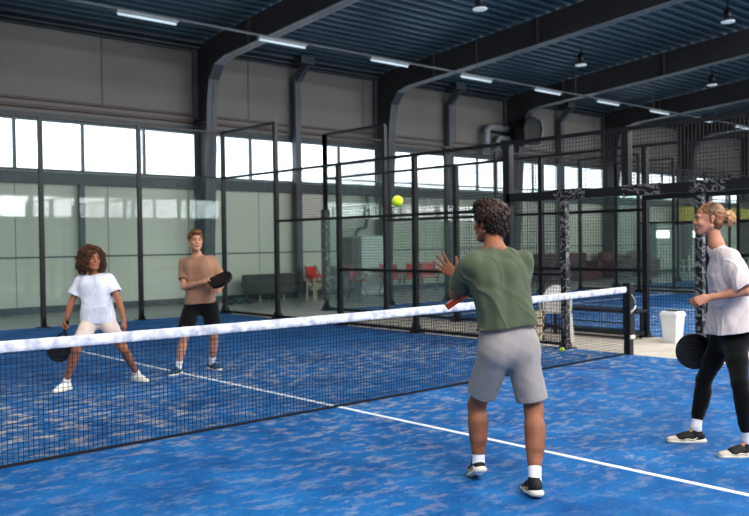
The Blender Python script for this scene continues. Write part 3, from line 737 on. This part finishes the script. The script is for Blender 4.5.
def person(pid, label, origin, bw=1.0, hs=1.0, h=.0055, skin=None, hands={}, female=False, arms_r=1.0, legs_r=1.0, calf=1.0):
    """continuous body surface from the pose; returns dict for dressing"""
    D = POSE[pid]; J = {k: A3(v) for k, v in D['J'].items()}
    root = empty('person', origin, label, 'person')
    sh = unit(J['shR']-J['shL']); hp = unit(J['hipR']-J['hipL']); up = unit(J['neck']-J['pelvis'])
    face = unit(D['face']); 
    allp = np.array(list(J.values())); lo = allp.min(0)-.22; hi = allp.max(0)+.22; lo[2] = -.01
    v = Vol(lo, hi, h)
    # torso
    for c, s_, w, r, f in ((J['chest']+up*.07, sh, .082, .088, .92),(J['chest'], sh, .072, .090, .95),((J['chest']+J['waist'])/2, sh, .056, .086, .95),
                        (J['waist'], hp, .046 if not female else .036, .084, .95),((J['waist']+J['pelvis'])/2, hp, .058, .090, 1.0),(J['pelvis'], hp, .070, .097, 1.02)):
        w *= bw; r *= bw; v.add(cone(c-s_*w, c+s_*w, r, r, (face, f)), .05)
    v.add(cone(J['shL']*.75+J['neck']*.25-up*.015, J['shR']*.75+J['neck']*.25-up*.015, .052*bw, .052*bw), .05)
    # hips and legs
    for S in 'LR':
        hpj, kn, an = J['hip'+S], J['kn'+S], J['an'+S]; q = legs_r
        v.add(cone(hpj-up*0, hpj+(kn-hpj)*.5, .088*q, .074*q), .04); v.add(cone(hpj+(kn-hpj)*.5, kn, .072*q, .053*q), .03)
        sd = kn-an; back = -face; qa = q; q *= calf
        v.add(cone(kn, an+sd*.3, .051*q, .034*q), .02); v.add(cone(an+sd*.75+back*.014, an+sd*.5+back*.012, .052*q, .046*q), .03); v.add(cone(an+sd*.36, an, .035*q, .029*qa), .02)
        ft = unit(A3(D['feet'][S])); an2 = an+ft*.07; an2[2] = max(.045, an[2]-.075); v.add(cone(an-A3((0,0,.01)), an2, .030, .022), .01)
    # arms
    for S in 'LR':
        s0, el, wr = J['sh'+S], J['el'+S], J['wr'+S]; q = arms_r
        v.add(cone(s0, s0+(el-s0)*.35, .052*q, .046*q), .035); v.add(cone(s0+(el-s0)*.35, el, .045*q, .036*q), .02)
        v.add(cone(el, el+(wr-el)*.4, .037*q, .037*q), .015); v.add(cone(el+(wr-el)*.4, wr, .036*q, .0245*q, None), .015)
    # neck and head
    f, s, u = frame_from(D['hface'], (0,0,1)); hc = J['head']
    nk = unit(hc-u*.06*hs-f*.02-J['neck'])
    v.add(cone(J['neck']-nk*.03, hc-u*.05*hs-f*.018*hs, .056*bw, .049*bw), .03)
    v.add(cone(J['neck']-up*.01, J['shL']*.45+J['neck']*.55-up*.02, .05*bw, .045*bw), .03); v.add(cone(J['neck']-up*.01, J['shR']*.45+J['neck']*.55-up*.02, .05*bw, .045*bw), .03)
    fr = (f, s, u)
    def at(a, b, c): return hc+(f*a+s*b+u*c)*hs
    E = lambda a, b, c, r, k, op='u': v.add(ell(at(a,b,c), tuple(x*hs for x in r), fr), k, op)
    E(-.012,0,.033,(.096,.076,.084),.01); E(.028,0,-.03,(.062,.056,.078),.02); E(.066,0,-.094,(.020,.022,.018),.02)
    for q in (1,-1):
        v.add(cone(at(.0,q*.052,-.05), at(.058,q*.014,-.094), .022*hs, .017*hs), .02)
        v.add(cone(at(.078,q*.040,.022), at(.088,q*.012,.022), .010*hs, .010*hs), .012)
        E(.062,q*.036,-.028,(.024,.020,.022),.015); E(.104,q*.031,.000,(.013,.016,.010),.008,'s')
        v.add(cone(at(-.012,q*.076,.012), at(-.004,q*.078,-.022), .016*hs, .011*hs, (s,.5)), .004)
    v.add(cone(at(.087,0,.014), at(.101,0,-.026), .0085*hs, .0115*hs), .012)
    v.add(cone(at(.094,.012,-.030), at(.094,-.012,-.030), .008*hs, .008*hs), .008)
    v.add(cone(at(.086,.016,-.060), at(.086,-.016,-.060), .0095*hs, .0095*hs), .008)
    for S, kw in hands.items():
        g = D['hands'][S]; hand(v, J['wr'+S], g['d'], g['n'], g['t'], kw.pop('sc', 1.0), **kw)
    body = v.build('body', skin, root, 1)
    # eyes, brows, lips
    for q in (1,-1):
        e = MB().sphere(at(.0775,q*.031,.001), .0100*hs, 14, 10).build('eye', M_eye, root, smooth=True)
        MB().sphere(at(.0815,q*.0305,.001), .0068*hs, 10, 8).build('iris', M_iris, e, smooth=True)
        MB().tube([at(.094,q*.014,.021),at(.094,q*.030,.027),at(.080,q*.048,.022)], [.003*hs,.004*hs,.002*hs], 6).build('eyebrow', M_brow, root, smooth=True)
    MB().tube([at(.090,.024,-.060),at(.0965,.010,-.058),at(.0975,0,-.060),at(.0965,-.010,-.058),at(.090,-.024,-.060)], [.002*hs,.0055*hs,.006*hs,.0055*hs,.002*hs], 8).build('lips', M_lips, root, smooth=True)
    return dict(D=D, J=J, root=root, sh=sh, hp=hp, up=up, face=face, fr=fr, at=at, hc=hc, hs=hs, lo=lo, hi=hi, bw=bw, h=h)

def shirt(B, m, hem, sleeve=.55, ease=.018, fall=.0, name='t_shirt', amp=.005, seed=3, slr=(.060,.068), neckr=.072, hemout=.012, drape=None, vneck=False):
    J, up, sh, hp, face, bw = B['J'], B['up'], B['sh'], B['hp'], B['face'], B['bw']
    v = Vol(B['lo'], B['hi'], B['h'])
    T = [(J['chest']+up*.07, sh, .086, .088, .95),(J['chest'], sh, .078, .092, 1.0),((J['chest']+J['waist'])/2, sh, .064, .090, 1.0),
         (J['waist'], hp, .056, .089+hemout*.5, 1.0),((J['waist']+J['pelvis'])/2, hp, .064, .094+hemout*.8, 1.0),(J['pelvis'], hp, .072, .101+hemout, 1.04),(J['pelvis']-up*.09, hp, .076, .104+hemout, 1.05)]
    n0 = up; hemp = J['pelvis']+up*hem
    def sec(off, cut):
        for i in range(len(T)-1):
            for tt in (0, .5):
                a, b = T[i], T[i+1]; c = a[0]*(1-tt)+b[0]*tt; s_ = unit(a[1]*(1-tt)+b[1]*tt); w = (a[2]*(1-tt)+b[2]*tt)*bw; r = (a[3]*(1-tt)+b[3]*tt)*bw+off; f = a[4]*(1-tt)+b[4]*tt
                yield cone(c-s_*w, c+s_*w, r, r, (face, f), cut)
    for p in sec(ease, [(hemp, -up)]): v.add(p, .045)
    # shoulders yoke
    for S in 'LR':
        s0, el = J['sh'+S], J['el'+S]; ax = unit(el-s0); L = np.linalg.norm(el-s0)
        v.add(cone(J['neck']-up*.05, s0-up*.002, .056*bw, .050*bw+ease*.6), .035)
        end = s0+(el-s0)*sleeve
        v.add(cone(s0-ax*.01, s0+(el-s0)*(sleeve+.12), slr[0]+ease*.3, slr[1]+ease*.5, None, [(end, ax)]), .03)
    if drape:
        for a, b, r in drape: v.add(cone(a, b, r, r), .03)
    f1 = amp; F0 = None
    fold = np.random.default_rng(seed)
    def disp(P, F):
        near = np.abs(F) < .05
        if not near.any(): return F
        Q = P[near]; w = wav(Q*A3((1,1,.55)), 16, seed)*f1 + wav(Q*A3((1,1,.8)), 34, seed+5)*f1*.45
        ridge = np.abs(wav(Q*A3((1.1,1.1,.5)), 13, seed+9)); w = w - (ridge < .09)*(.09-ridge)*f1*9
        G = F.copy(); G[near] = F[near]+w; return G
    v.all(disp)
    # re-trim hem and hollow openings
    hl, hh = J['pelvis']-A3((.4,.4,.4)), J['pelvis']+A3((.4,.4,.4))
    sl, P = v.sub(hl, hh); dd = (hemp-P)@up
    g = (wav(P, 9, seed+2)*.006)
    nearT = dd > -.3
    inarm = np.ones(dd.shape, bool)
    for S in 'LR':
        a, b = J['el'+S], J['sh'+S]; ba = b-a; t = np.clip(((P-a)@ba)/(ba@ba), 0, 1); inarm &= np.linalg.norm(P-a-t[...,None]*ba, axis=-1) > .085
    v.F[sl] = np.where(inarm, np.maximum(v.F[sl], dd+g), v.F[sl])
    lowcut = [(hemp+up*.05, up)]
    for p in list(sec(ease-.009, lowcut))[-7:]: v.add(p, 0, 's')
    for S in 'LR':
        s0, el = J['sh'+S], J['el'+S]; ax = unit(el-s0); end = s0+(el-s0)*sleeve
        v.add(cone(end-ax*.035, end+ax*.05, slr[1]+ease*.5-.018, slr[1]+ease*.5-.016), 0, 's')
    # neck hole
    nf = unit(B['hc']-B['fr'][2]*.06-J['neck']); 
    v.add(cone(J['neck']+up*.032+face*.012, J['neck']+nf*.16, neckr*bw, neckr*bw*1.1), .008, 's')
    if vneck: v.add(cone(J['neck']+face*.10-up*.03, J['neck']+face*.16+up*.05, .03, .05), .01, 's')
    return v.build(name, m, B['root'], 2)

def shorts(B, m, name='shorts', leg=.82, r0=.108, r1=.098, top=.10, amp=.004, seed=11, tight=False):
    J, up, hp, face, bw = B['J'], B['up'], B['hp'], B['face'], B['bw']
    legs = leg if isinstance(leg, dict) else dict(L=leg, R=leg); leg = legs['L']
    v = Vol(B['lo'], B['hi'], B['h'])
    k = .006 if tight else .014
    for c, w, r, f in ((J['pelvis']+up*.10, .056, .088, .98),(J['pelvis']+up*.05, .063, .095, 1.0),(J['pelvis'], .072, .100, 1.04),(J['pelvis']-up*.04, .075, .096, 1.04)):
        v.add(cone(c-hp*w*bw, c+hp*w*bw, r*bw+k, r*bw+k, (face, f), [(J['pelvis']+up*top, up)]), .04)
    for S in 'LR':
        leg = legs[S]; a, b = J['hip'+S], J['kn'+S]; ax = unit(b-a)
        if tight:
            q = 1.0; an = J['an'+S]
            if leg > 1:
                v.add(cone(a, a+(b-a)*.5, .085, .073), .025); v.add(cone(a+(b-a)*.5, b, .072, .057), .02)
                sd = b-an; v.add(cone(b, an+sd*.3, .056, .048), .02); v.add(cone(an+sd*.75-face*.014, an+sd*.5-face*.012, .056, .050), .03)
                e = an+sd*.16; v.add(cone(an+sd*.35, an+sd*.05, .046, .038, None, [(e, -unit(sd))]), .015)
            else:
                e = a+(b-a)*leg; v.add(cone(a, a+(b-a)*(leg+.1), r0, r1, None, [(e, ax)]), .04)
        else:
            e = a+(b-a)*leg; v.add(cone(a+hp*0, a+(b-a)*(leg+.15), r0*bw, r1*bw, None, [(e, ax)]), .035)
    def disp(P, F):
        near = np.abs(F) < .04
        if not near.any(): return F
        G = F.copy(); Q = P[near]; G[near] = F[near]+wav(Q*A3((1,1,.6)), 17, seed)*amp+wav(Q, 38, seed+1)*amp*.4; return G
    v.all(disp)
    if leg <= 1:
        for S in 'LR':
            leg = legs[S]; a, b = J['hip'+S], J['kn'+S]; ax = unit(b-a); e = a+(b-a)*leg
            rr = (r1*bw if not tight else r1)
            if not tight: v.add(cone(e-ax*.04, e+ax*.05, rr-.007, rr-.007), 0, 's')
    return v.build(name, m, B['root'], 2)

def shoe(B, S, m_up, m_sole, m_acc, pitch=0., L=.27, sock=.13, m_sock=None, lift=0., m_tongue=None, m_cap=None):
    """trainer under the ankle: upper, sole, laces + sock on the shin"""
    J = B['J']; an = J['an'+S]; f = A3(B['D']['feet'][S]); f[2] = 0; f = unit(f); z = A3((0,0,1)); s = np.cross(f, z)
    fp = f*math.cos(pitch)-z*math.sin(pitch); up = np.cross(s, fp); up = up if up[2] > 0 else -up
    g = an.copy(); g[2] = max(.0, lift)
    # ground contact: ball of the foot stays at z=0 when pitched
    heel = g-fp*.07; 
    if pitch: heel = heel - A3((0,0,heel[2])) + A3((0,0,math.sin(pitch)*L*.72))
    P = lambda a, b, c: heel+fp*a*L+s*b+up*c
    lo = np.minimum(P(-.1,0,0), P(1.1,0,0))-.12; hi = np.maximum(P(-.1,0,0), P(1.1,0,0))+.17
    lo[2] = max(lo[2], -.004) if not pitch else lo[2]
    v = Vol(lo, hi, .0045); fl = (up, .8)
    v.add(cone(P(.14,0,.052), P(.22,0,.075), .036, .036, (s,.92)), .02); v.add(cone(P(.30,0,.050), P(.60,.002,.042), .040, .040, (up,.9)), .025)
    v.add(cone(P(.60,.004,.038), P(.86,0,.030), .042, .030, (up,.62)), .02); v.add(cone(P(.18,0,.06), P(.24,0,.098), .037, .035, None, [(P(.2,0,.108), up-fp*.15)]), .02)
    v.add(cone(P(.3,0,.085), P(.52,0,.066), .022, .020), .02)
    v.add(cone(P(-.5,0,-.05), P(1.5,0,-.05), .064, .064, (s,.2)), 0, 's')
    v.all(lambda Q, F: np.maximum(F, (A3(P(0,0,.016))-Q)@up))
    u_ = v.build('shoe', m_up, B['root'], 1)
    w = Vol(lo, hi, .0045)
    w.add(cone(P(.12,0,.020), P(.5,0,.019), .045, .042, (up,.58)), .02); w.add(cone(P(.5,0,.019), P(.85,.002,.021), .046, .039, (up,.52)), .02)
    w.all(lambda Q, F: np.maximum(F, (A3(P(0,0,0.001))-Q)@up)); w.build('sole', m_sole, u_, 1)
    l = MB()
    for i in range(4):
        a = .36+.07*i; hgt = .104-.010*i
        l.tube([P(a,-.020,hgt-.012),P(a+.01,0,hgt),P(a,.020,hgt-.012)], .0035, 6)
    l.build('laces', m_acc, u_, smooth=True)
    if m_cap:
        t_ = Vol(lo, hi, .0045); t_.add(cone(P(.66,.004,.036), P(.87,0,.030), .0425, .0325, (up,.64)), .01); t_.add(cone(P(.34,0,.030), P(.60,0,.030), .0425, .043, (up,.62)), .01)
        t_.all(lambda Q, F: np.maximum(F, (A3(P(0,0,.012))-Q)@up)); t_.build('toe_cap', m_cap, u_, 1)
    if m_tongue:
        t_ = Vol(lo, hi, .0045); t_.add(cone(P(.24,0,.085), P(.62,0,.052), .034, .028), .01); t_.add(cone(P(.06,0,.05), P(.10,0,.075), .036, .032, (s,.95)), .01)
        t_.add(cone(P(.16,0,.08), P(.24,0,.103), .036, .034, None, [(P(.2,0,.112), up-fp*.15)]), .015); t_.all(lambda Q, F: np.maximum(F, (A3(P(0,0,.05))-Q)@up)); t_.build('tongue', m_tongue, u_, 1)
    st = MB()
    for q in (1,-1):
        st.tube([P(.20,q*.037,.060),P(.34,q*.0410,.034),P(.50,q*.043,.040),P(.64,q*.043,.030)], [.003,.007,.007,.003], 6)
    st.build('side_stripe', m_acc, u_, smooth=True)
    sd = unit(J['kn'+S]-an); top = an+sd*sock
    c = Vol(np.minimum(an,top)-.08, np.maximum(an,top)+.08, .0045)
    c.add(cone(P(.20,0,.07), an, .034, .036), .02); c.add(cone(an, top+sd*.03, .0365, .043, None, [(top, sd)]), .02)
    c.build('sock', m_sock or M_sock, B['root'], 1)

def racket(key, label, m_face, m_rim, m_grip, origin=None):
    """padel racket: c is the centre of the head, ax points from the handle to the tip"""
    R = RACKET[key]; c = A3(R['c']); ax = unit(R['ax']); n = A3(R['n']); n = unit(n-ax*(n@ax)); s = np.cross(n, ax)
    grip_end = c-ax*.325; root = empty('padel_racket', tuple(grip_end), label, 'racket')
    h = .0042; N = 100
    def W(a, b, d): return c+ax*a+s*b+n*d
    # work in local axes then rotate
    v = Vol((-.30,-.15,-.03), (.15,.15,.03), h)
    def face(P, F):
        x, y, z = P[...,0], P[...,1], P[...,2]
        r = np.sqrt(x**2+(y*1.02)**2)-.128
        thr = np.maximum.reduce([np.abs(y)-(.105+ (x+.05)*.62), -x-.20, x+.02]); d = np.minimum(r, thr)
        hole = np.full(x.shape, 9.)
        for i in range(-3, 4):
            for j in range(-3, 4):
                hx, hy = i*.026, j*.026
                if hx*hx+hy*hy < .0075: hole = np.minimum(hole, np.sqrt((x-hx)**2+(y-hy)**2)-.0058)
        tri = np.maximum.reduce([np.abs(y)-(.055+(x+.115)*.75), x+.128, -x-.175]); d = np.maximum(d, -tri)
        d = np.maximum(d, -hole); return np.maximum(d, np.abs(z)-.0165)
    v.all(face)
    def rot(vol, name, m, par):
        o = vol.build(name, m, None, 1); V = np.empty(len(o.data.vertices)*3); o.data.vertices.foreach_get('co', V); V = V.reshape(-1,3)
        Wd = c+V[:,:1]*ax+V[:,1:2]*s+V[:,2:]*n-A3(wloc(root)); o.data.vertices.foreach_set('co', Wd.ravel()); o.data.update()
        if np.linalg.det(np.array([ax,s,n])) < 0: o.data.flip_normals()
        o.parent = par; return o
    rot(v, 'racket_face', m_face, root)
    rm = MB(); pts = []
    for i in range(49):
        t = -2.35+4.7*i/48; pts.append(W(.129*math.cos(t), .127*math.sin(t), 0))
    pts = [W(-.19,-.018,0)]+pts+[W(-.19,.018,0)]
    b = MB()
    for i in range(len(pts)-1):
        a0, a1 = pts[i], pts[i+1]; b.bar(a0, a1, .012, .037, upv=tuple(n))
    b.build('rim', m_rim, root)
    MB().tube([W(-.185,0,0),W(-.20,0,0),W(-.315,0,0),W(-.32,0,0),W(-.325,0,0)], [.013,.0155,.016,.019,.015], 12).build('grip', m_grip, root, smooth=True)
    MB().tube([W(-.322,0,0),W(-.345,.02,.0),W(-.36,.0,.03),W(-.34,-.03,.02),W(-.322,0,0)], .003, 6).build('wrist_cord', m_grip, root, smooth=True)
    return root

def hairdo(B, m, blobs, cut, amp, freq, seed, curls=0, curl_r=.004, curl_len=.05, curl_m=None, h=None, cut_k=.01, name='hair'):
    """blobs = ellipsoids (a,b,c, radii, k) in the head frame, minus the face"""
    f, s, u = B['fr']; at = B['at']; hs = B['hs']; hc = B['hc']
    v = Vol(hc-.27, hc+.27, h or .0045)
    for a, b, c, r, k in blobs: v.add(ell(at(a,b,c), tuple(x*hs for x in r), B['fr']), k)
    def disp(P, F):
        near = np.abs(F) < .05; G = F.copy(); Q = P[near]
        G[near] = F[near]+wav(Q, freq, seed)*amp+wav(Q, freq*2.1, seed+3)*amp*.6; return G
    v.all(disp)
    for a, b, c, r in cut: v.add(ell(at(a,b,c), tuple(x*hs for x in r), B['fr']), cut_k, 's')
    o = v.build(name, m, B['root'], 0)
    if curls:
        V, Q = v.mesh(); g = np.random.default_rng(seed); t = MB()
        ctr = at(*blobs[0][:3])
        for i in g.choice(len(V), curls):
            p = V[i]; d = unit(p-ctr); q = unit(np.cross(d, g.normal(size=3))); w = np.cross(d, q); pts = []
            L = curl_len*g.uniform(.6, 1.2); rr = .009*g.uniform(.6,1.3)
            for j in range(9):
                tt = j/8; pts.append(p-d*.008+d*L*tt*.6+(q*math.cos(tt*8)+w*math.sin(tt*8))*rr-A3((0,0,1))*L*.5*tt*tt)
            t.tube(pts, [curl_r]*8+[curl_r*.4], 5)
        t.build('curls', curl_m or m, o, smooth=True)
    return o

M_eye = mat('eye_white', (132,112,102), .3, var=.02); M_iris = mat('iris_brown', (50,34,26), .25, var=.1)
M_brow = mat('eyebrow_brown', (58,40,30), .8); M_lips = mat('lips', (186,108,96), .5, var=.05)
M_sock = mat('white_ribbed_cotton', (228,228,232), .9, var=.06, vscale=30, bump=.3, bscale=120)
SK = lambda n, c, c2: mat(n, c, .55, var=.08, vscale=7, sss=.05, second=c2, spec=.35)
sk1 = SK('tanned_skin', (136,88,66), (150,100,76)); sk2 = SK('warm_skin', (178,124,100), (196,142,118)); sk3 = SK('brown_skin', (150,98,76), (166,112,88)); sk4 = SK('fair_skin', (184,134,110), (200,150,126))
CL = lambda n, c, v=.08, **k: mat(n, c, .9, var=v, vscale=10, bump=.15, bscale=250, sheen=.15, spec=.2, **k)
olive = CL('olive_green_jersey', (84,92,74)); grey_sh = CL('light_grey_shorts_cloth', (148,142,142)); tee = CL('white_jersey', (226,228,240)); linen = CL('off_white_linen', (202,190,190))
tan = CL('tan_jersey', (160,124,102)); blackc = CL('black_cloth', (16,16,20)); cream = CL('cream_cloth', (226,208,196)); legg = CL('black_leggings', (10,11,15))
rubber = mat('off_white_rubber', (222,214,202), .6, var=.05); shoe_w = mat('white_trainer_mesh', (236,234,228), .7, var=.05); shoe_b = mat('black_trainer_mesh', (26,25,28), .7); shoe_bl = mat('petrol_blue_trainer_mesh', (30,70,92), .7)
shoe_p = mat('pale_trainer_mesh', (206,196,178), .7, var=.08); gold = mat('beige_gold_trim', (190,164,110), .5); grip = mat('black_grip_tape', (20,20,22), .8); rk_black = mat('matte_black_racket', (20,21,25), .45, var=.1); rk_orange = mat('orange_racket_face', (246,92,30), .45, var=.08); rk_white = mat('white_racket_rim', (232,230,228), .4)
hair1 = mat('dark_brown_hair', (34,22,18), .55, var=.3, vscale=40, bump=.8, bscale=60, second=(66,42,32))
hair2 = mat('ash_blond_hair', (62,42,30), .5, var=.3, vscale=18, bump=.6, bscale=50, second=(140,98,64), stretch=(1,1,.5))
hair2b = mat('blond_ponytail', (196,150,110), .5, var=.2, vscale=30, bump=.6, bscale=60, second=(226,186,148))
hair3 = mat('curly_brown_hair', (52,34,26), .6, var=.3, vscale=22, bump=.8, bscale=60, second=(104,70,48)); hair3b = mat('curly_hair_golden_ends', (112,76,50), .6, var=.3, vscale=12, second=(70,46,32))
hair4 = mat('chestnut_hair', (92,58,36), .55, var=.25, vscale=40, bump=.6, bscale=60, second=(130,86,54))

# --- the man in green, seen from behind
b1 = person('p1', 'man in olive green t-shirt and grey shorts seen from behind, reaching out his left hand', (-.89,-2.7,0), 1.0, 1.08, .0055, sk1,
    hands=dict(L=dict(curl=(.12,.10,.14,.2), spread=.24, thumb=(1.1,.15), sc=1.1), R=dict(curl=(1.3,1.3,1.35,1.4), spread=0, thumb=(.2,.9), sc=1.0)), legs_r=1.02, calf=1.16)
shirt(b1, olive, .105, sleeve=.75, ease=.017, amp=.010, seed=3, slr=(.062,.066), neckr=.062, hemout=.006)
shorts(b1, grey_sh, leg=dict(L=.74,R=.84), r0=.102, r1=.098, top=.17, amp=.004)
shoe(b1, 'L', shoe_b, rubber, gold, pitch=.42, sock=.155, L=.29); shoe(b1, 'R', shoe_b, rubber, gold, pitch=.14, sock=.165, L=.29)
hairdo(b1, hair1, [(-.02,0,.045,(.108,.092,.092),.01),(-.045,0,-.0,(.070,.074,.085),.02),(.03,0,.10,(.07,.07,.04),.02)], [(.118,0,-.03,(.09,.12,.10)),(.0,0,-.15,(.2,.2,.06)),(.02,.10,-.03,(.035,.04,.03)),(.02,-.10,-.03,(.035,.04,.03))], .006, 70, 4, curls=420, curl_r=.0035, curl_len=.028)
w = b1['J']['wrR']; g = unit(b1['J']['elR']-w)
MB().tube([w+g*.01, w+g*.012, w+g*.055, w+g*.057], [.028,.032,.034,.029], 16).build('wristband', blackc, b1['root'], smooth=True)
racket('r1', 'orange padel racket with white faces held by the man in green', rk_white, rk_orange, grip)

# --- the woman at the right edge
b2 = person('p2', 'woman in loose white shirt and black leggings standing at the right edge', (.97,-3.18,0), .90, 1.0, .0055, sk2,
    hands=dict(L=dict(curl=(.75,.8,.85,.9), spread=0, thumb=(.3,.7), sc=.95), R=dict(curl=(1.3,1.3,1.35,1.4), spread=0, thumb=(.2,.9), sc=.92)), female=True, arms_r=.88, legs_r=.86)
shirt(b2, linen, .045, sleeve=.95, ease=.030, amp=.008, seed=21, slr=(.060,.072), neckr=.060, hemout=.022, name='loose_shirt')
shorts(b2, legg, name='leggings', leg=1.2, tight=True, amp=.001)
for S in 'LR': shoe(b2, S, shoe_b, rubber, shoe_p, sock=.14, L=.295, m_cap=shoe_p)
hairdo(b2, hair2, [(-.020,0,.042,(.096,.081,.083),.01),(-.045,0,-.005,(.062,.080,.085),.02)], [(.122,0,-.03,(.082,.14,.10)),(.05,0,-.11,(.09,.14,.075))], .003, 60, 6)
hairdo(b2, hair2b, [(-.130,0,.030,(.026,.028,.028),.01),(-.152,0,.008,(.032,.032,.040),.02)], [], .007, 75, 8, curls=90, curl_r=.0022, curl_len=.035, name='hair_bun')
racket('r2', 'black padel racket held low behind the leg of the woman at right', rk_black, rk_black, grip)

# --- the woman on the far side
b3 = person('p3', 'woman with curly hair in white t-shirt, legs apart beyond the net', (-1.07,2.81,0), .84, 1.05, .006, sk3,
    hands=dict(R=dict(curl=(1.3,1.3,1.35,1.4), spread=0, thumb=(.2,.9), sc=.92), L=dict(curl=(.3,.35,.4,.45), spread=.05, thumb=(.5,.3), sc=.92)), female=True, arms_r=.9, legs_r=.92)
shirt(b3, tee, -.045, sleeve=.60, ease=.022, amp=.007, seed=31, slr=(.058,.066), neckr=.080, hemout=.01)
shorts(b3, cream, name='bike_shorts', leg=.72, r0=.095, r1=.075, tight=True, amp=.002)
for S in 'LR': shoe(b3, S, shoe_w, rubber, shoe_w, sock=.05)
hairdo(b3, hair3, [(-.03,0,.05,(.118,.122,.100),.01),(-.04,.07,-.015,(.075,.065,.09),.03),(-.04,-.07,-.015,(.075,.065,.09),.03)], [(.115,0,-.03,(.11,.072,.10))], .012, 45, 9, curls=900, curl_r=.0045, curl_len=.05, curl_m=hair3b)
racket('r3', 'black padel racket hanging from the right hand of the curly haired woman', rk_black, rk_black, grip)

# --- the man on the far side
b4 = person('p4', 'man in tan t-shirt and black shorts holding his racket up beyond the net', (.2,2.9,0), .93, 1.06, .006, sk4,
    hands=dict(R=dict(curl=(1.2,1.25,1.3,1.35), spread=0, thumb=(.2,.9), sc=.98), L=dict(curl=(.6,.65,.7,.75), spread=.03, thumb=(.4,.5), sc=.98)))
shirt(b4, tan, .015, sleeve=.68, ease=.016, amp=.005, seed=41, slr=(.056,.063), neckr=.074, hemout=.004)
shorts(b4, blackc, leg=.74, r0=.110, r1=.108, top=.10, amp=.003)
for S in 'LR': shoe(b4, S, shoe_bl, rubber, shoe_b, sock=.11)
hairdo(b4, hair4, [(-.018,0,.046,(.103,.083,.088),.01),(.055,0,.10,(.055,.06,.032),.02)], [(.125,0,-.03,(.09,.12,.105)),(.0,0,-.135,(.2,.2,.07)),(.02,.09,-.03,(.035,.035,.03)),(.02,-.09,-.03,(.035,.035,.03))], .004, 60, 5)
racket('r4', 'black padel racket held out in front of the man in tan', rk_black, rk_black, grip)

tennis_ball(BALL_AIR, 'yellow padel ball in flight above the net'); tennis_ball((BALL_FLOOR[0],BALL_FLOOR[1],.046), 'yellow ball lying on the turf by the net post')

# ------------------------------------------------------------------ light and camera
W_ = bpy.data.worlds.new('world'); SC.world = W_; W_.use_nodes = True
nt = W_.node_tree; bg = nt.nodes['Background']; bg.inputs[0].default_value = (.86,.93,1,1); bg.inputs[1].default_value = 3.0
def area(name, loc, size, power, col=(1,1,1), rot=(0,0,0), sy=None, spread=180):
    l = bpy.data.lights.new(name, 'AREA'); l.energy = power; l.color = col; l.shape = 'RECTANGLE'; l.size = size; l.size_y = sy or size; l.spread = math.radians(spread)
    o = bpy.data.objects.new(name, l); COL.objects.link(o); o.location = loc; o.rotation_euler = rot; return o
area('added_fill', (8,-1,6.9), 6, 560, (1,.98,.95), sy=6)  # added fill lamps below the closed roof, out of view; no roof openings
area('added_fill', (16,-6,7.3), 7, 520, (1,.98,.95), sy=6)
area('added_fill', (-5,-6,7.4), 8, 260, (1,.98,.95), sy=8)
area('added_fill', (-8,5,6.6), 7, 300, (1,.98,.95), sy=6)
for x in (-2, 12, 26, 40): area('added_fill', (x,-9,7.0), 10, 1150, (1,.98,.95), rot=(math.radians(62),0,0), sy=3)  # tilted fill, added out of view to brighten the far wall and courts
for x in (0, 20, 40): area('window_daylight', (x,-23.4,3.9), 18, 700, (.95,.98,1), rot=(math.radians(96),0,0), sy=1.2)
cd = bpy.data.cameras.new('camera'); co = bpy.data.objects.new('camera', cd); COL.objects.link(co)
cd.sensor_width = 36; cd.lens = FPX/749*36
R_ = Matrix((CAM_R, CAM_U, [-c for c in CAM_F])).transposed()
co.matrix_world = Matrix.Translation(CAM_POS) @ R_.to_4x4()
cd.dof.use_dof = True; cd.dof.focus_distance = 5.3; cd.dof.aperture_fstop = 2.8
cd.clip_end = 200; SC.camera = co

SC.cycles.transparent_max_bounces = 64; SC.cycles.max_bounces = 10
